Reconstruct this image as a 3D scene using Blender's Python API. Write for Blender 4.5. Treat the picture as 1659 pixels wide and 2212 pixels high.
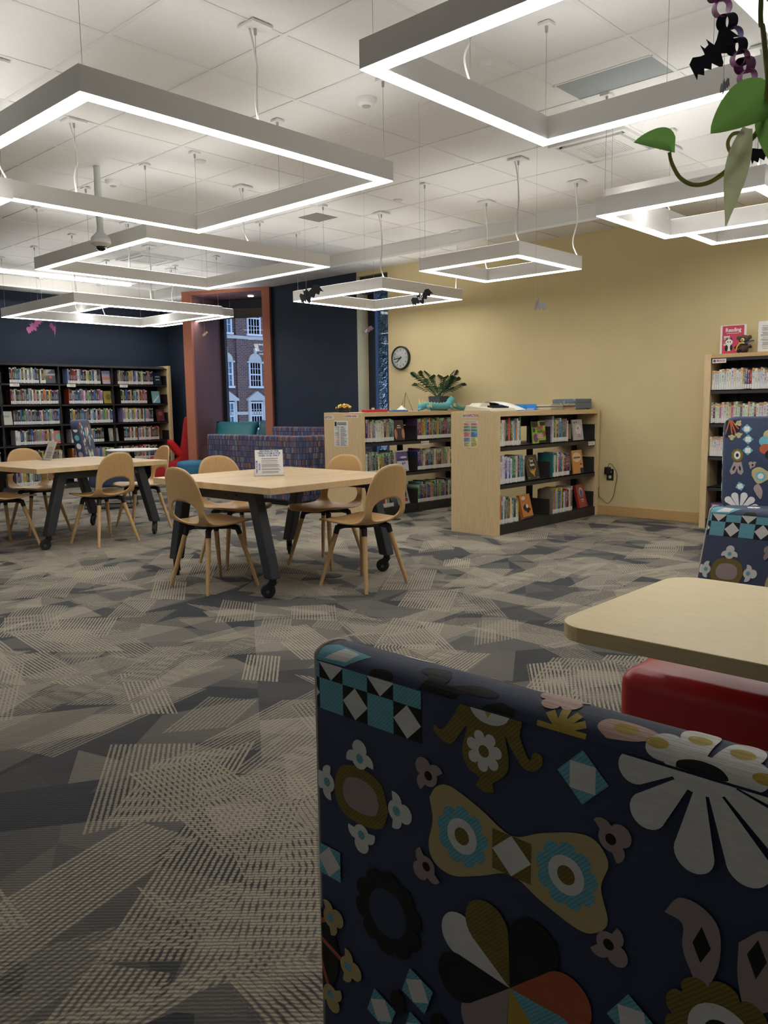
# Library teen room: procedural reconstruction. Units are metres; +X and +Y run along the room's walls.
import bpy, bmesh, math, random
from mathutils import Vector, Matrix
from mathutils import geometry as mgeo

random.seed(7)
for _o in list(bpy.data.objects):
    bpy.data.objects.remove(_o)
SC = bpy.context.scene
COL = SC.collection

# ------------------------------------------------------------------ camera
cam_d = bpy.data.cameras.new('camera')
cam_d.sensor_fit = 'HORIZONTAL'
cam_d.sensor_width = 36.0
cam_d.lens = 36.0 * 1745.24 / 1659.0
cam_d.clip_start = 0.02
cam_d.clip_end = 200
cam = bpy.data.objects.new('camera', cam_d)
COL.objects.link(cam)
YAW, PIT, ROL = 0.749760, -0.129972, -0.0137178
_f = Vector((math.cos(YAW) * math.cos(PIT), math.sin(YAW) * math.cos(PIT), math.sin(PIT)))
_r = Vector((math.sin(YAW), -math.cos(YAW), 0))
_u = _r.cross(_f)
_r2 = _r * math.cos(ROL) + _u * math.sin(ROL)
_u2 = -_r * math.sin(ROL) + _u * math.cos(ROL)
CAM_LOC = Vector((0, 0, 1.2))
cam.matrix_world = Matrix(((_r2.x, _u2.x, -_f.x, CAM_LOC.x), (_r2.y, _u2.y, -_f.y, CAM_LOC.y),
                           (_r2.z, _u2.z, -_f.z, CAM_LOC.z), (0, 0, 0, 1)))
SC.camera = cam

# ------------------------------------------------------------------ world (blue dusk outside) and exposure
W = bpy.data.worlds.new('dusk_sky')
SC.world = W
W.use_nodes = True
_bg = W.node_tree.nodes['Background']
_bg.inputs['Color'].default_value = (0.42, 0.54, 0.78, 1)
_bg.inputs['Strength'].default_value = 0.7
SC.view_settings.view_transform = 'Standard'
SC.view_settings.look = 'None'
SC.view_settings.gamma = 1.0
SC.view_settings.use_curve_mapping = False
SC.view_settings.exposure = 1.2
LAMP_DOWN = 6.2      # luminous diffusers of the ring pendants
LAMP_UP = 3.5        # their uplight side
SC.cycles.max_bounces = 6
SC.cycles.diffuse_bounces = 4
SC.cycles.adaptive_threshold = 0.05
SC.cycles.adaptive_min_samples = 16
SC.cycles.sample_clamp_indirect = 6.0
SC.cycles.caustics_reflective = False
SC.cycles.caustics_refractive = False

# ------------------------------------------------------------------ helpers
def lin(c):
    return tuple((v / 255 / 12.92) if v / 255 <= 0.04045 else ((v / 255 + 0.055) / 1.055) ** 2.4 for v in c)


class NT:
    """Tiny node-tree wrapper."""
    def __init__(self, m):
        self.t = m.node_tree
        self.n = self.t.nodes
        self.l = self.t.links
        self.b = self.n['Principled BSDF']

    def node(self, typ, **kw):
        n = self.n.new(typ)
        for k, v in kw.items():
            if k.startswith('i_'):
                n.inputs[k[2:].replace('_', ' ')].default_value = v
            else:
                setattr(n, k, v)
        return n

    def link(self, a, b):
        self.l.new(a, b)

    def math(self, op, a, b=None, c=None):
        n = self.n.new('ShaderNodeMath')
        n.operation = op
        for i, v in enumerate((a, b, c)):
            if v is None:
                continue
            if isinstance(v, (int, float)):
                n.inputs[i].default_value = v
            else:
                self.l.new(v, n.inputs[i])
        return n.outputs[0]

    def mix(self, fac, a, b, blend='MIX'):
        n = self.n.new('ShaderNodeMix')
        n.data_type = 'RGBA'
        n.blend_type = blend
        for s, v in (('Factor', fac), ('A', a), ('B', b)):
            i = [k for k in n.inputs if k.name == s and (k.type == 'RGBA' or s == 'Factor')][0]
            if isinstance(v, (int, float)):
                i.default_value = v
            elif isinstance(v, tuple):
                i.default_value = (*v, 1) if len(v) == 3 else v
            else:
                self.l.new(v, i)
        return [o for o in n.outputs if o.type == 'RGBA'][0]

    def ramp(self, fac, stops, interp='LINEAR'):
        n = self.n.new('ShaderNodeValToRGB')
        n.color_ramp.interpolation = interp
        e = n.color_ramp.elements
        while len(e) < len(stops):
            e.new(0.5)
        for k, (p, c) in zip(e, stops):
            k.position = p
            k.color = (*c, 1)
        self.l.new(fac, n.inputs[0])
        return n.outputs[0]


MATS = {}


def mat(name, rgb, rough=0.6, metal=0.0, var=0.0, scale=30.0, bump=0.0, bscale=None, spec=0.5, stretch=None, coat=0.0):
    """Plain procedural material: base colour with a little noise variation and fine relief."""
    if name in MATS:
        return MATS[name]
    m = bpy.data.materials.new(name)
    m.use_nodes = True
    t = NT(m)
    col = lin(rgb)
    t.b.inputs['Base Color'].default_value = (*col, 1)
    t.b.inputs['Roughness'].default_value = rough
    t.b.inputs['Metallic'].default_value = metal
    t.b.inputs['Specular IOR Level'].default_value = spec
    if coat:
        t.b.inputs['Coat Weight'].default_value = coat
    if var or bump:
        tc = t.node('ShaderNodeTexCoord')
        mp = t.node('ShaderNodeMapping')
        t.link(tc.outputs['Object'], mp.inputs[0])
        if stretch:
            mp.inputs['Scale'].default_value = stretch
        nz = t.node('ShaderNodeTexNoise', i_Scale=scale, i_Detail=5.0)
        t.link(mp.outputs[0], nz.inputs['Vector'])
        if var:
            lo = tuple(max(0, v * (1 - var)) for v in col)
            hi = tuple(min(1, v * (1 + var)) for v in col)
            t.link(t.ramp(nz.outputs['Fac'], [(0.3, lo), (0.7, hi)]), t.b.inputs['Base Color'])
        if bump:
            n2 = t.node('ShaderNodeTexNoise', i_Scale=bscale or scale * 4, i_Detail=3.0)
            t.link(mp.outputs[0], n2.inputs['Vector'])
            bp = t.node('ShaderNodeBump', i_Strength=bump, i_Distance=0.002)
            t.link(n2.outputs['Fac'], bp.inputs['Height'])
            t.link(bp.outputs[0], t.b.inputs['Normal'])
    MATS[name] = m
    return m


def wood(name, rgb, stretch, dark=0.72, rough=0.45, scale=9.0, stave=None):
    """Wood: grain from strongly stretched noise, optional laminated staves."""
    m = bpy.data.materials.new(name)
    m.use_nodes = True
    t = NT(m)
    col = lin(rgb)
    tc = t.node('ShaderNodeTexCoord')
    mp = t.node('ShaderNodeMapping')
    mp.inputs['Scale'].default_value = stretch
    t.link(tc.outputs['Object'], mp.inputs[0])
    n1 = t.node('ShaderNodeTexNoise', i_Scale=scale, i_Detail=6.0, i_Roughness=0.65)
    t.link(mp.outputs[0], n1.inputs['Vector'])
    lo = tuple(v * dark for v in col)
    hi = tuple(min(1, v * 1.12) for v in col)
    c = t.ramp(n1.outputs['Fac'], [(0.25, lo), (0.5, col), (0.75, hi)])
    if stave:
        br = t.node('ShaderNodeTexBrick', offset=0.37, i_Scale=1.0)
        br.inputs['Brick Width'].default_value = stave[0]
        br.inputs['Row Height'].default_value = stave[1]
        br.inputs['Mortar Size'].default_value = 0.0
        br.inputs['Color1'].default_value = (1.04, 1.03, 1.0, 1)
        br.inputs['Color2'].default_value = (0.86, 0.84, 0.78, 1)
        t.link(tc.outputs['Object'], br.inputs['Vector'])
        c = t.mix(1.0, c, br.outputs['Color'], 'MULTIPLY')
    t.link(c, t.b.inputs['Base Color'])
    t.b.inputs['Roughness'].default_value = rough
    bp = t.node('ShaderNodeBump', i_Strength=0.06, i_Distance=0.001)
    t.link(n1.outputs['Fac'], bp.inputs['Height'])
    t.link(bp.outputs[0], t.b.inputs['Normal'])
    MATS[name] = m
    return m


def emit(name, rgb, strength):
    m = bpy.data.materials.new(name)
    m.use_nodes = True
    t = NT(m)
    t.b.inputs['Base Color'].default_value = (0.8, 0.8, 0.8, 1)
    t.b.inputs['Emission Color'].default_value = (*rgb, 1)
    t.b.inputs['Emission Strength'].default_value = strength
    MATS[name] = m
    return m


def link_obj(name, data, parent=None, loc=None):
    o = bpy.data.objects.new(name, data)
    COL.objects.link(o)
    if parent is not None:
        o.parent = parent
    if loc is not None:
        o.location = loc
    return o


def tag(o, label=None, cat=None, group=None, kind=None):
    if label:
        o['label'] = label
    if cat:
        o['category'] = cat
    if group:
        o['group'] = group
    if kind:
        o['kind'] = kind
    return o


def thing(name, label, cat, loc=(0, 0, 0), rz=0.0, group=None):
    o = link_obj(name, None, None, loc)
    o.empty_display_size = 0.05
    o.rotation_euler = (0, 0, rz)
    return tag(o, label, cat, group)


def dup(root, loc, rz, label=None, group=None):
    def cp(o, p):
        c = o.copy()
        COL.objects.link(c)
        c.parent = p
        for ch in list(o.children):
            cp(ch, c)
        return c
    r = cp(root, None)
    r.location = loc
    r.rotation_euler = (0, 0, rz)
    return tag(r, label, None, group)


class MB:
    """Mesh builder: collects shapes, builds ONE mesh object."""
    def __init__(self):
        self.v = []
        self.f = []
        self.m = []

    def add(self, vs, fs, m=0):
        o = len(self.v)
        self.v += [tuple(p) for p in vs]
        self.f += [tuple(i + o for i in q) for q in fs]
        self.m += [m] * len(fs)
        return self

    def box(self, x0, x1, y0, y1, z0, z1, m=0, M=None):
        vs = [(x, y, z) for z in (z0, z1) for y in (y0, y1) for x in (x0, x1)]
        if M is not None:
            vs = [M @ Vector(p) for p in vs]
        return self.add(vs, [(0, 2, 3, 1), (4, 5, 7, 6), (0, 1, 5, 4), (2, 6, 7, 3), (0, 4, 6, 2), (1, 3, 7, 5)], m)

    def hexa(self, bot, top, m=0):
        return self.add(list(bot) + list(top), [(3, 2, 1, 0), (4, 5, 6, 7), (0, 1, 5, 4), (1, 2, 6, 5), (2, 3, 7, 6), (3, 0, 4, 7)], m)

    def cyl(self, p0, p1, r0, r1=None, n=12, m=0, caps=True):
        r1 = r0 if r1 is None else r1
        p0, p1 = Vector(p0), Vector(p1)
        d = (p1 - p0).normalized()
        a = d.orthogonal().normalized()
        b = d.cross(a)
        vs = []
        for p, r in ((p0, r0), (p1, r1)):
            vs += [p + (a * math.cos(2 * math.pi * k / n) + b * math.sin(2 * math.pi * k / n)) * r for k in range(n)]
        fs = [(k, (k + 1) % n, n + (k + 1) % n, n + k) for k in range(n)]
        if caps:
            fs += [tuple(range(n - 1, -1, -1)), tuple(range(n, 2 * n))]
        return self.add(vs, fs, m)

    def tube(self, pts, r, n=8, m=0):
        pts = [Vector(p) for p in pts]
        rs = r if isinstance(r, (list, tuple)) else [r] * len(pts)
        a = None
        vs = []
        for i, p in enumerate(pts):
            d = (pts[min(i + 1, len(pts) - 1)] - pts[max(i - 1, 0)]).normalized()
            a = d.orthogonal().normalized() if a is None else (a - d * a.dot(d)).normalized()
            b = d.cross(a)
            vs += [p + (a * math.cos(2 * math.pi * k / n) + b * math.sin(2 * math.pi * k / n)) * rs[i] for k in range(n)]
        fs = []
        for i in range(len(pts) - 1):
            fs += [(i * n + k, i * n + (k + 1) % n, (i + 1) * n + (k + 1) % n, (i + 1) * n + k) for k in range(n)]
        fs += [tuple(range(n - 1, -1, -1)), tuple(range((len(pts) - 1) * n, len(pts) * n))]
        return self.add(vs, fs, m)

    def lathe(self, prof, n=24, c=(0, 0, 0), m=0, M=None):
        vs = []
        for r, z in prof:
            for k in range(n):
                p = Vector((r * math.cos(2 * math.pi * k / n), r * math.sin(2 * math.pi * k / n), z))
                if M is not None:
                    p = M @ p
                vs.append(p + Vector(c))
        fs = []
        for i in range(len(prof) - 1):
            fs += [(i * n + k, i * n + (k + 1) % n, (i + 1) * n + (k + 1) % n, (i + 1) * n + k) for k in range(n)]
        fs += [tuple(range(n - 1, -1, -1)), tuple(range((len(prof) - 1) * n, len(prof) * n))]
        return self.add(vs, fs, m)

    def prism(self, poly, fn, w0, w1, m=0):
        """Extrude a 2D outline; fn(u, v, w) gives the 3D point."""
        n = len(poly)
        vs = [fn(u, v, w0) for u, v in poly] + [fn(u, v, w1) for u, v in poly]
        fs = [tuple(range(n - 1, -1, -1)), tuple(range(n, 2 * n))] + [(k, (k + 1) % n, n + (k + 1) % n, n + k) for k in range(n)]
        return self.add(vs, fs, m)

    def build(self, name, mats, parent=None, loc=None, smooth=False, bevel=0.0, seg=2, fix=True, angle=None):
        me = bpy.data.meshes.new(name)
        me.from_pydata([tuple(p) for p in self.v], [], self.f)
        if not isinstance(mats, (list, tuple)):
            mats = [mats]
        for q in mats:
            me.materials.append(q)
        me.polygons.foreach_set('material_index', self.m)
        if bevel or fix:
            bm = bmesh.new()
            bm.from_mesh(me)
            if bevel:
                bmesh.ops.remove_doubles(bm, verts=bm.verts, dist=1e-5)
            bmesh.ops.recalc_face_normals(bm, faces=bm.faces)
            if bevel:
                es = [e for e in bm.edges if len(e.link_faces) == 2 and e.calc_face_angle(0) > 0.5]
                bmesh.ops.bevel(bm, geom=es, offset=bevel, segments=seg, profile=0.5, affect='EDGES', clamp_overlap=True)
            bm.to_mesh(me)
            bm.free()
        if smooth:
            me.polygons.foreach_set('use_smooth', [True] * len(me.polygons))
            if angle:
                me.set_sharp_from_angle(angle=math.radians(angle))
        me.update()
        return link_obj(name, me, parent, loc)


def boxobj(name, m, x0, x1, y0, y1, z0, z1, parent=None, bevel=0.0, seg=2, loc=None):
    return MB().box(x0, x1, y0, y1, z0, z1).build(name, m, parent, loc, bevel=bevel, seg=seg)


def struct(o):
    o['kind'] = 'structure'
    return o


def text_mesh(body, size, m, parent, M, name='lettering', align='CENTER', bold=0.0, sx=1.0):
    """Flat lettering as a thin mesh: M maps text space (x right, y up, z out) into the parent's space."""
    cu = bpy.data.curves.new('lettering', 'FONT')
    cu.body = body
    cu.size = size
    cu.align_x = align
    cu.align_y = 'CENTER'
    cu.offset = bold
    cu.extrude = 0.0002
    cu.resolution_u = 2
    o = bpy.data.objects.new('lettering', cu)
    COL.objects.link(o)
    dg = bpy.context.evaluated_depsgraph_get()
    me = bpy.data.meshes.new_from_object(o.evaluated_get(dg))
    bpy.data.objects.remove(o)
    me.transform(M @ Matrix.Diagonal((sx, 1, 1, 1)))
    me.materials.clear()
    me.materials.append(m)
    return link_obj(name, me, parent)


def basis(o, x, y):
    """4x4 with the given origin, x axis and y axis (z = x cross y)."""
    x, y = Vector(x).normalized(), Vector(y).normalized()
    z = x.cross(y)
    return Matrix(((x.x, y.x, z.x, o[0]), (x.y, y.y, z.y, o[1]), (x.z, y.z, z.z, o[2]), (0, 0, 0, 1)))


def catmull(pts, n):
    pts = [Vector(p) for p in pts]
    P = [pts[0] * 2 - pts[1]] + pts + [pts[-1] * 2 - pts[-2]]
    out = []
    for i in range(1, len(P) - 2):
        for k in range(n):
            t = k / n
            out.append(0.5 * ((2 * P[i]) + (-P[i - 1] + P[i + 1]) * t + (2 * P[i - 1] - 5 * P[i] + 4 * P[i + 1] - P[i + 2]) * t * t
                              + (-P[i - 1] + 3 * P[i] - 3 * P[i + 1] + P[i + 2]) * t ** 3))
    out.append(pts[-1])
    return out


ORD = ['first', 'second', 'third', 'fourth', 'fifth', 'sixth', 'seventh', 'eighth', 'ninth', 'tenth', 'eleventh', 'twelfth', 'thirteenth',
       'fourteenth', 'fifteenth', 'sixteenth', 'seventeenth', 'eighteenth', 'nineteenth', 'twentieth', 'twenty-first', 'twenty-second',
       'twenty-third', 'twenty-fourth', 'twenty-fifth', 'twenty-sixth', 'twenty-seventh', 'twenty-eighth', 'twenty-ninth', 'thirtieth']

# ------------------------------------------------------------------ materials shared by many things
YELLOW = mat('yellow_wall_paint', (208, 190, 144), 0.85, var=0.03, scale=3, bump=0.04, bscale=180)
NAVY = mat('navy_wall_paint', (30, 42, 60), 0.8, var=0.05, scale=3, bump=0.04, bscale=180)
CREAM = mat('cream_reveal_paint', (206, 196, 160), 0.8, var=0.03, scale=4)
OFFWHITE = mat('off_white_paint', (222, 224, 226), 0.85, var=0.03, scale=3)
ORANGE = mat('orange_trim_paint', (168, 102, 78), 0.7, var=0.04, scale=5)
PLUM = mat('plum_reveal_paint', (116, 80, 80), 0.75, var=0.04, scale=5)
TILE = mat('ceiling_tile', (228, 227, 223), 0.95, var=0.025, scale=60, bump=0.25, bscale=400)
TBAR = mat('ceiling_grid_white', (222, 221, 217), 0.6)
SOFFITM = mat('soffit_paint', (212, 211, 206), 0.9)
MAPLE = wood('maple_veneer', (216, 190, 146), (6, 6, 0.7), dark=0.86, rough=0.5)
MAPLE_X = wood('maple_veneer_long', (212, 184, 138), (0.7, 6, 6), dark=0.86, rough=0.5)
BUTCHER = wood('butcher_block', (220, 192, 150), (14, 1.0, 1.0), dark=0.82, rough=0.32, stave=(0.45, 0.045))
LAMINATE = wood('maple_laminate', (238, 214, 158), (20, 1.2, 20), dark=0.93, rough=0.42)
OAK = wood('oak_plywood', (200, 162, 110), (16, 16, 0.9), dark=0.78, rough=0.36)
OAKLEG = wood('oak_leg', (206, 168, 116), (14, 14, 1.0), dark=0.8, rough=0.45)
BASEW = wood('oak_baseboard', (196, 160, 106), (6, 0.6, 14), dark=0.8, rough=0.45)
GUN = mat('gunmetal_paint', (54, 57, 62), 0.45, metal=0.2, var=0.05, scale=20)
BLACK = mat('black_plastic', (22, 22, 24), 0.5)
SHELF = mat('black_brown_steel', (46, 43, 41), 0.5, var=0.06, scale=12)
SHELFD = mat('black_steel', (26, 26, 28), 0.55)
WHITE = mat('white_enamel', (224, 223, 220), 0.45)
PAPER = mat('white_paper', (226, 225, 220), 0.8)
INK = mat('black_ink', (28, 28, 30), 0.8)
REDINK = mat('red_ink', (176, 40, 44), 0.8)
BLUEINK = mat('blue_ink', (40, 72, 140), 0.8)
GREENINK = mat('green_ink', (52, 120, 84), 0.8)
STEEL = mat('brushed_steel', (176, 174, 170), 0.35, metal=0.9)
GLASSM = None


def glass_mat(name, tint=(0.9, 0.95, 1.0), refl=0.08):
    m = bpy.data.materials.new(name)
    m.use_nodes = True
    t = NT(m)
    tr = t.node('ShaderNodeBsdfTransparent')
    tr.inputs[0].default_value = (*tint, 1)
    gl = t.node('ShaderNodeBsdfGlossy', i_Roughness=0.02)
    fr = t.node('ShaderNodeFresnel', i_IOR=1.45)
    mx = t.node('ShaderNodeMixShader')
    gm = t.node('ShaderNodeNewGeometry')
    t.link(t.math('MULTIPLY', fr.outputs[0], t.math('SUBTRACT', 1.0, gm.outputs['Backfacing'])), mx.inputs[0])
    t.link(tr.outputs[0], mx.inputs[1])
    t.link(gl.outputs[0], mx.inputs[2])
    t.link(mx.outputs[0], t.n['Material Output'].inputs['Surface'])
    MATS[name] = m
    return m


def leaf_mat(name, rgb, var, rough, thru, scale=24):
    m = mat(name, rgb, rough, var=var, scale=scale, bump=0.15, bscale=60)
    t = NT(m)
    tl = t.node('ShaderNodeBsdfTranslucent')
    tl.inputs[0].default_value = (*lin(tuple(min(255, int(v * 1.15)) for v in rgb)), 1)
    mx = t.node('ShaderNodeMixShader')
    mx.inputs[0].default_value = thru
    t.link(t.b.outputs[0], mx.inputs[1])
    t.link(tl.outputs[0], mx.inputs[2])
    t.link(mx.outputs[0], t.n['Material Output'].inputs['Surface'])
    return m


GLASS = glass_mat('window_glass')
ACRYLIC = glass_mat('clear_acrylic', (0.96, 0.97, 0.97))

# ================================================================== STRUCTURE
ZC = 3.15            # ceiling grid height
ZS = 3.0             # soffit height
X0, X1, Y0, Y1 = -1.6, 8.0, -1.8, 12.55


def proj(p):
    q = Vector(p) - CAM_LOC
    c = q.dot(_f)
    return (829.5 + 1745.24 * q.dot(_r2) / c, 1106 - 1745.24 * q.dot(_u2) / c, c) if c > 0.05 else None


def seen(p, mg=260):
    q = proj(p)
    return q is not None and -mg < q[0] < 1659 + mg and -mg < q[1] < 2212 + mg



def carpet_material():
    m = bpy.data.materials.new('patterned_carpet')
    m.use_nodes = True
    t = NT(m)
    geo = t.node('ShaderNodeNewGeometry')
    sep = t.node('ShaderNodeSeparateXYZ')
    t.link(geo.outputs['Position'], sep.inputs[0])
    x, y = sep.outputs[0], sep.outputs[1]

    def attr(n):
        a = t.node('ShaderNodeAttribute')
        a.attribute_name = n
        return a.outputs['Fac']
    tone = attr('tone')
    # tufted ribs: fixed direction, about 11 mm apart
    wob = t.node('ShaderNodeTexNoise', i_Scale=60.0, i_Detail=2.0)
    t.link(geo.outputs['Position'], wob.inputs['Vector'])
    wv = t.math('MULTIPLY', t.math('SUBTRACT', wob.outputs['Fac'], 0.5), 0.008)
    ribc = t.math('ADD', t.math('ADD', t.math('MULTIPLY', x, 0.73), t.math('MULTIPLY', y, 0.68)), wv)
    rib = t.math('ADD', t.math('MULTIPLY', t.math('SINE', t.math('MULTIPLY', ribc, 2 * math.pi / 0.0115)), 0.5), 0.5)
    # light yarn lines along each beam's own direction, about 20 mm apart; two beams may cross
    def lines(ang, amount):
        across = t.math('ADD', t.math('SUBTRACT', t.math('MULTIPLY', y, t.math('COSINE', ang)), t.math('MULTIPLY', x, t.math('SINE', ang))), wv)
        sw = t.math('SINE', t.math('MULTIPLY', across, 2 * math.pi / 0.0172))
        ln = t.node('ShaderNodeClamp')
        t.link(t.math('MULTIPLY', t.math('ADD', t.math('MULTIPLY', sw, 1.5), 1.05), 0.55), ln.inputs[0])
        return t.math('MULTIPLY', ln.outputs[0], amount)
    l2 = t.math('MAXIMUM', lines(attr('stripe_angle'), attr('stripe_amount')), lines(attr('stripe_angle_b'), attr('stripe_amount_b')))
    lmask = t.math('MULTIPLY', l2, t.math('ADD', t.math('MULTIPLY', rib, 0.55), 0.3))
    yarn = t.node('ShaderNodeTexNoise', i_Scale=260.0, i_Detail=2.0)
    t.link(geo.outputs['Position'], yarn.inputs['Vector'])
    big = t.node('ShaderNodeTexNoise', i_Scale=2.2, i_Detail=3.0)
    t.link(geo.outputs['Position'], big.inputs['Vector'])
    base = t.ramp(t.math('ADD', tone, t.math('MULTIPLY', t.math('SUBTRACT', big.outputs['Fac'], 0.5), 0.25)),
                  [(0.0, lin((68, 69, 72))), (0.45, lin((108, 105, 100))), (1.0, lin((160, 151, 136)))])
    base = t.mix(t.math('MULTIPLY', t.math('SUBTRACT', 1.0, rib), 0.42), base, lin((44, 46, 50)))
    col = t.mix(lmask, base, lin((186, 175, 153)))
    sp = t.math('ADD', t.math('MULTIPLY', yarn.outputs['Fac'], 0.5), 0.75)
    hs = t.node('ShaderNodeHueSaturation')
    t.link(sp, hs.inputs['Value'])
    t.link(col, hs.inputs['Color'])
    t.link(hs.outputs[0], t.b.inputs['Base Color'])
    t.b.inputs['Roughness'].default_value = 0.95
    t.b.inputs['Specular IOR Level'].default_value = 0.1
    h = t.math('ADD', t.math('MULTIPLY', rib, 0.7), t.math('ADD', t.math('MULTIPLY', lmask, 0.8), t.math('MULTIPLY', yarn.outputs['Fac'], 0.6)))
    bp = t.node('ShaderNodeBump', i_Strength=0.3, i_Distance=0.003)
    t.link(h, bp.inputs['Height'])
    t.link(bp.outputs[0], t.b.inputs['Normal'])
    return m


def carpet():
    """The carpet's print: a plane cut into straight-edged fields, each with its own tone and line direction."""
    rnd = random.Random(21)

    def clip(poly, p, d, side):
        out = []
        nx, ny = -d[1] * side, d[0] * side
        for i in range(len(poly)):
            a, b = poly[i], poly[(i + 1) % len(poly)]
            da = (a[0] - p[0]) * nx + (a[1] - p[1]) * ny
            db = (b[0] - p[0]) * nx + (b[1] - p[1]) * ny
            if da >= 0:
                out.append(a)
            if (da > 0) != (db > 0) and abs(da - db) > 1e-9:
                k = da / (da - db)
                out.append((a[0] + (b[0] - a[0]) * k, a[1] + (b[1] - a[1]) * k))
        return out

    def area(p):
        return abs(sum(p[i][0] * p[(i + 1) % len(p)][1] - p[(i + 1) % len(p)][0] * p[i][1] for i in range(len(p)))) / 2
    todo = [([(X0, Y0), (X1 + 0.3, Y0), (X1 + 0.3, Y1 + 0.3), (X0, Y1 + 0.3)], math.radians(43), 0)]
    done = []
    while todo:
        poly, beam, lev = todo.pop()
        A = area(poly)
        if A < 0.004 or len(poly) < 3:
            if len(poly) >= 3 and A > 1e-6:
                done.append((poly, beam))
            continue
        if A < 0.075 * rnd.uniform(0.4, 1.7):
            done.append((poly, beam))
            continue
        cx = sum(p[0] for p in poly) / len(poly)
        cy = sum(p[1] for p in poly) / len(poly)
        ext = [math.hypot(p[0] - cx, p[1] - cy) for p in poly]
        r = max(ext) * 0.3
        c = (cx + rnd.uniform(-r, r), cy + rnd.uniform(-r, r))
        # elongation decides which family cuts next
        du = (math.cos(math.radians(43)), math.sin(math.radians(43)))
        lu = max(abs((p[0] - cx) * du[0] + (p[1] - cy) * du[1]) for p in poly)
        lv = max(abs(-(p[0] - cx) * du[1] + (p[1] - cy) * du[0]) for p in poly)
        if lv > lu * rnd.uniform(0.6, 1.3):
            ang = math.radians(43 + rnd.choice([-34, -20, -8, 12, 26, 38]) + rnd.uniform(-4, 4))
            nb = ang
        else:
            ang = math.radians(-47 + rnd.choice([-24, -10, 4, 14, 28]) + rnd.uniform(-4, 4))
            nb = beam
        d = (math.cos(ang), math.sin(ang))
        for s in (1, -1):
            q = clip(poly, c, d, s)
            if len(q) >= 3:
                todo.append((q, nb, lev + 1))
    pieces = []
    for poly, beam in done:
        k = rnd.random()
        tn = rnd.uniform(0.0, 0.18) if k < 0.42 else (rnd.uniform(0.3, 0.5) if k < 0.82 else rnd.uniform(0.55, 0.75))
        xs, ys = [p[0] for p in poly], [p[1] for p in poly]
        pieces.append((poly, tn, (), (min(xs), max(xs), min(ys), max(ys))))
    # striped beams laid across the fields
    for q in range(1100):
        c = (rnd.uniform(-0.2, 8.1), rnd.uniform(-0.2, 12.6))
        if not seen((c[0], c[1], 0), 500):
            continue
        ba = math.radians(43 + rnd.choice([-40, -26, -10, 8, 24, 40]) + rnd.uniform(-5, 5))
        ea = math.radians(-47 + rnd.choice([-26, -12, 0, 12, 26]))
        eb = math.radians(-47 + rnd.choice([-26, -12, 0, 12, 26]))
        hl, hw = rnd.uniform(0.14, 0.42), rnd.uniform(0.08, 0.17)
        d, n = (math.cos(ba), math.sin(ba)), (-math.sin(ba), math.cos(ba))
        cuts = [((c[0] + n[0] * hw, c[1] + n[1] * hw), d), ((c[0] - n[0] * hw, c[1] - n[1] * hw), d),
                ((c[0] + d[0] * hl, c[1] + d[1] * hl), (math.cos(ea), math.sin(ea))), ((c[0] - d[0] * hl, c[1] - d[1] * hl), (math.cos(eb), math.sin(eb)))]
        amt = rnd.choice([0.6, 0.8, 1.0, 1.0])
        R = hl + hw + 0.15
        out = []
        for pc in pieces:
            bb = pc[3]
            if len(pc[2]) >= 2 or bb[1] < c[0] - R or bb[0] > c[0] + R or bb[3] < c[1] - R or bb[2] > c[1] + R:
                out.append(pc)
                continue
            rest, new = pc[0], []
            for p, dd in cuts:
                side = 1 if (c[0] - p[0]) * -dd[1] + (c[1] - p[1]) * dd[0] > 0 else -1
                o_ = clip(rest, p, dd, -side)
                if len(o_) >= 3 and area(o_) > 1e-6:
                    new.append((o_, pc[2]))
                rest = clip(rest, p, dd, side)
                if len(rest) < 3:
                    break
            if len(rest) < 3 or area(rest) < 1e-6:
                out.append(pc)
                continue
            new.append((rest, pc[2] + ((ba, amt),)))
            for po, st_ in new:
                xs, ys = [p[0] for p in po], [p[1] for p in po]
                out.append((po, pc[1], st_, (min(xs), max(xs), min(ys), max(ys))))
        pieces = out
    vs, fs = [], []
    data = {'stripe_angle': [], 'stripe_amount': [], 'stripe_angle_b': [], 'stripe_amount_b': [], 'tone': []}
    for poly, tn, st_, _ in pieces:
        o = len(vs)
        if sum(poly[i][0] * poly[(i + 1) % len(poly)][1] - poly[(i + 1) % len(poly)][0] * poly[i][1] for i in range(len(poly))) < 0:
            poly = poly[::-1]
        vs += [(p[0], p[1], 0) for p in poly]
        fs.append(tuple(range(o, o + len(poly))))
        s2 = list(st_) + [(0.0, 0.0)] * (2 - len(st_))
        data['stripe_angle'].append(s2[0][0]); data['stripe_amount'].append(s2[0][1])
        data['stripe_angle_b'].append(s2[1][0]); data['stripe_amount_b'].append(s2[1][1])
        data['tone'].append(tn)
    me = bpy.data.meshes.new('floor')
    me.from_pydata(vs, [], fs)
    for n, d in data.items():
        a = me.attributes.new(n, 'FLOAT', 'FACE')
        a.data.foreach_set('value', d)
    me.materials.append(carpet_material())
    o = struct(link_obj('floor', me))
    o['label'] = 'grey and beige carpet with crossing striped fields'
    MB().box(X0, X1 + 0.3, Y0, Y1 + 0.3, -0.15, -0.004).build('subfloor', mat('concrete', (120, 120, 118), 0.9), o)
    return o


FLOOR = carpet()

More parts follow.
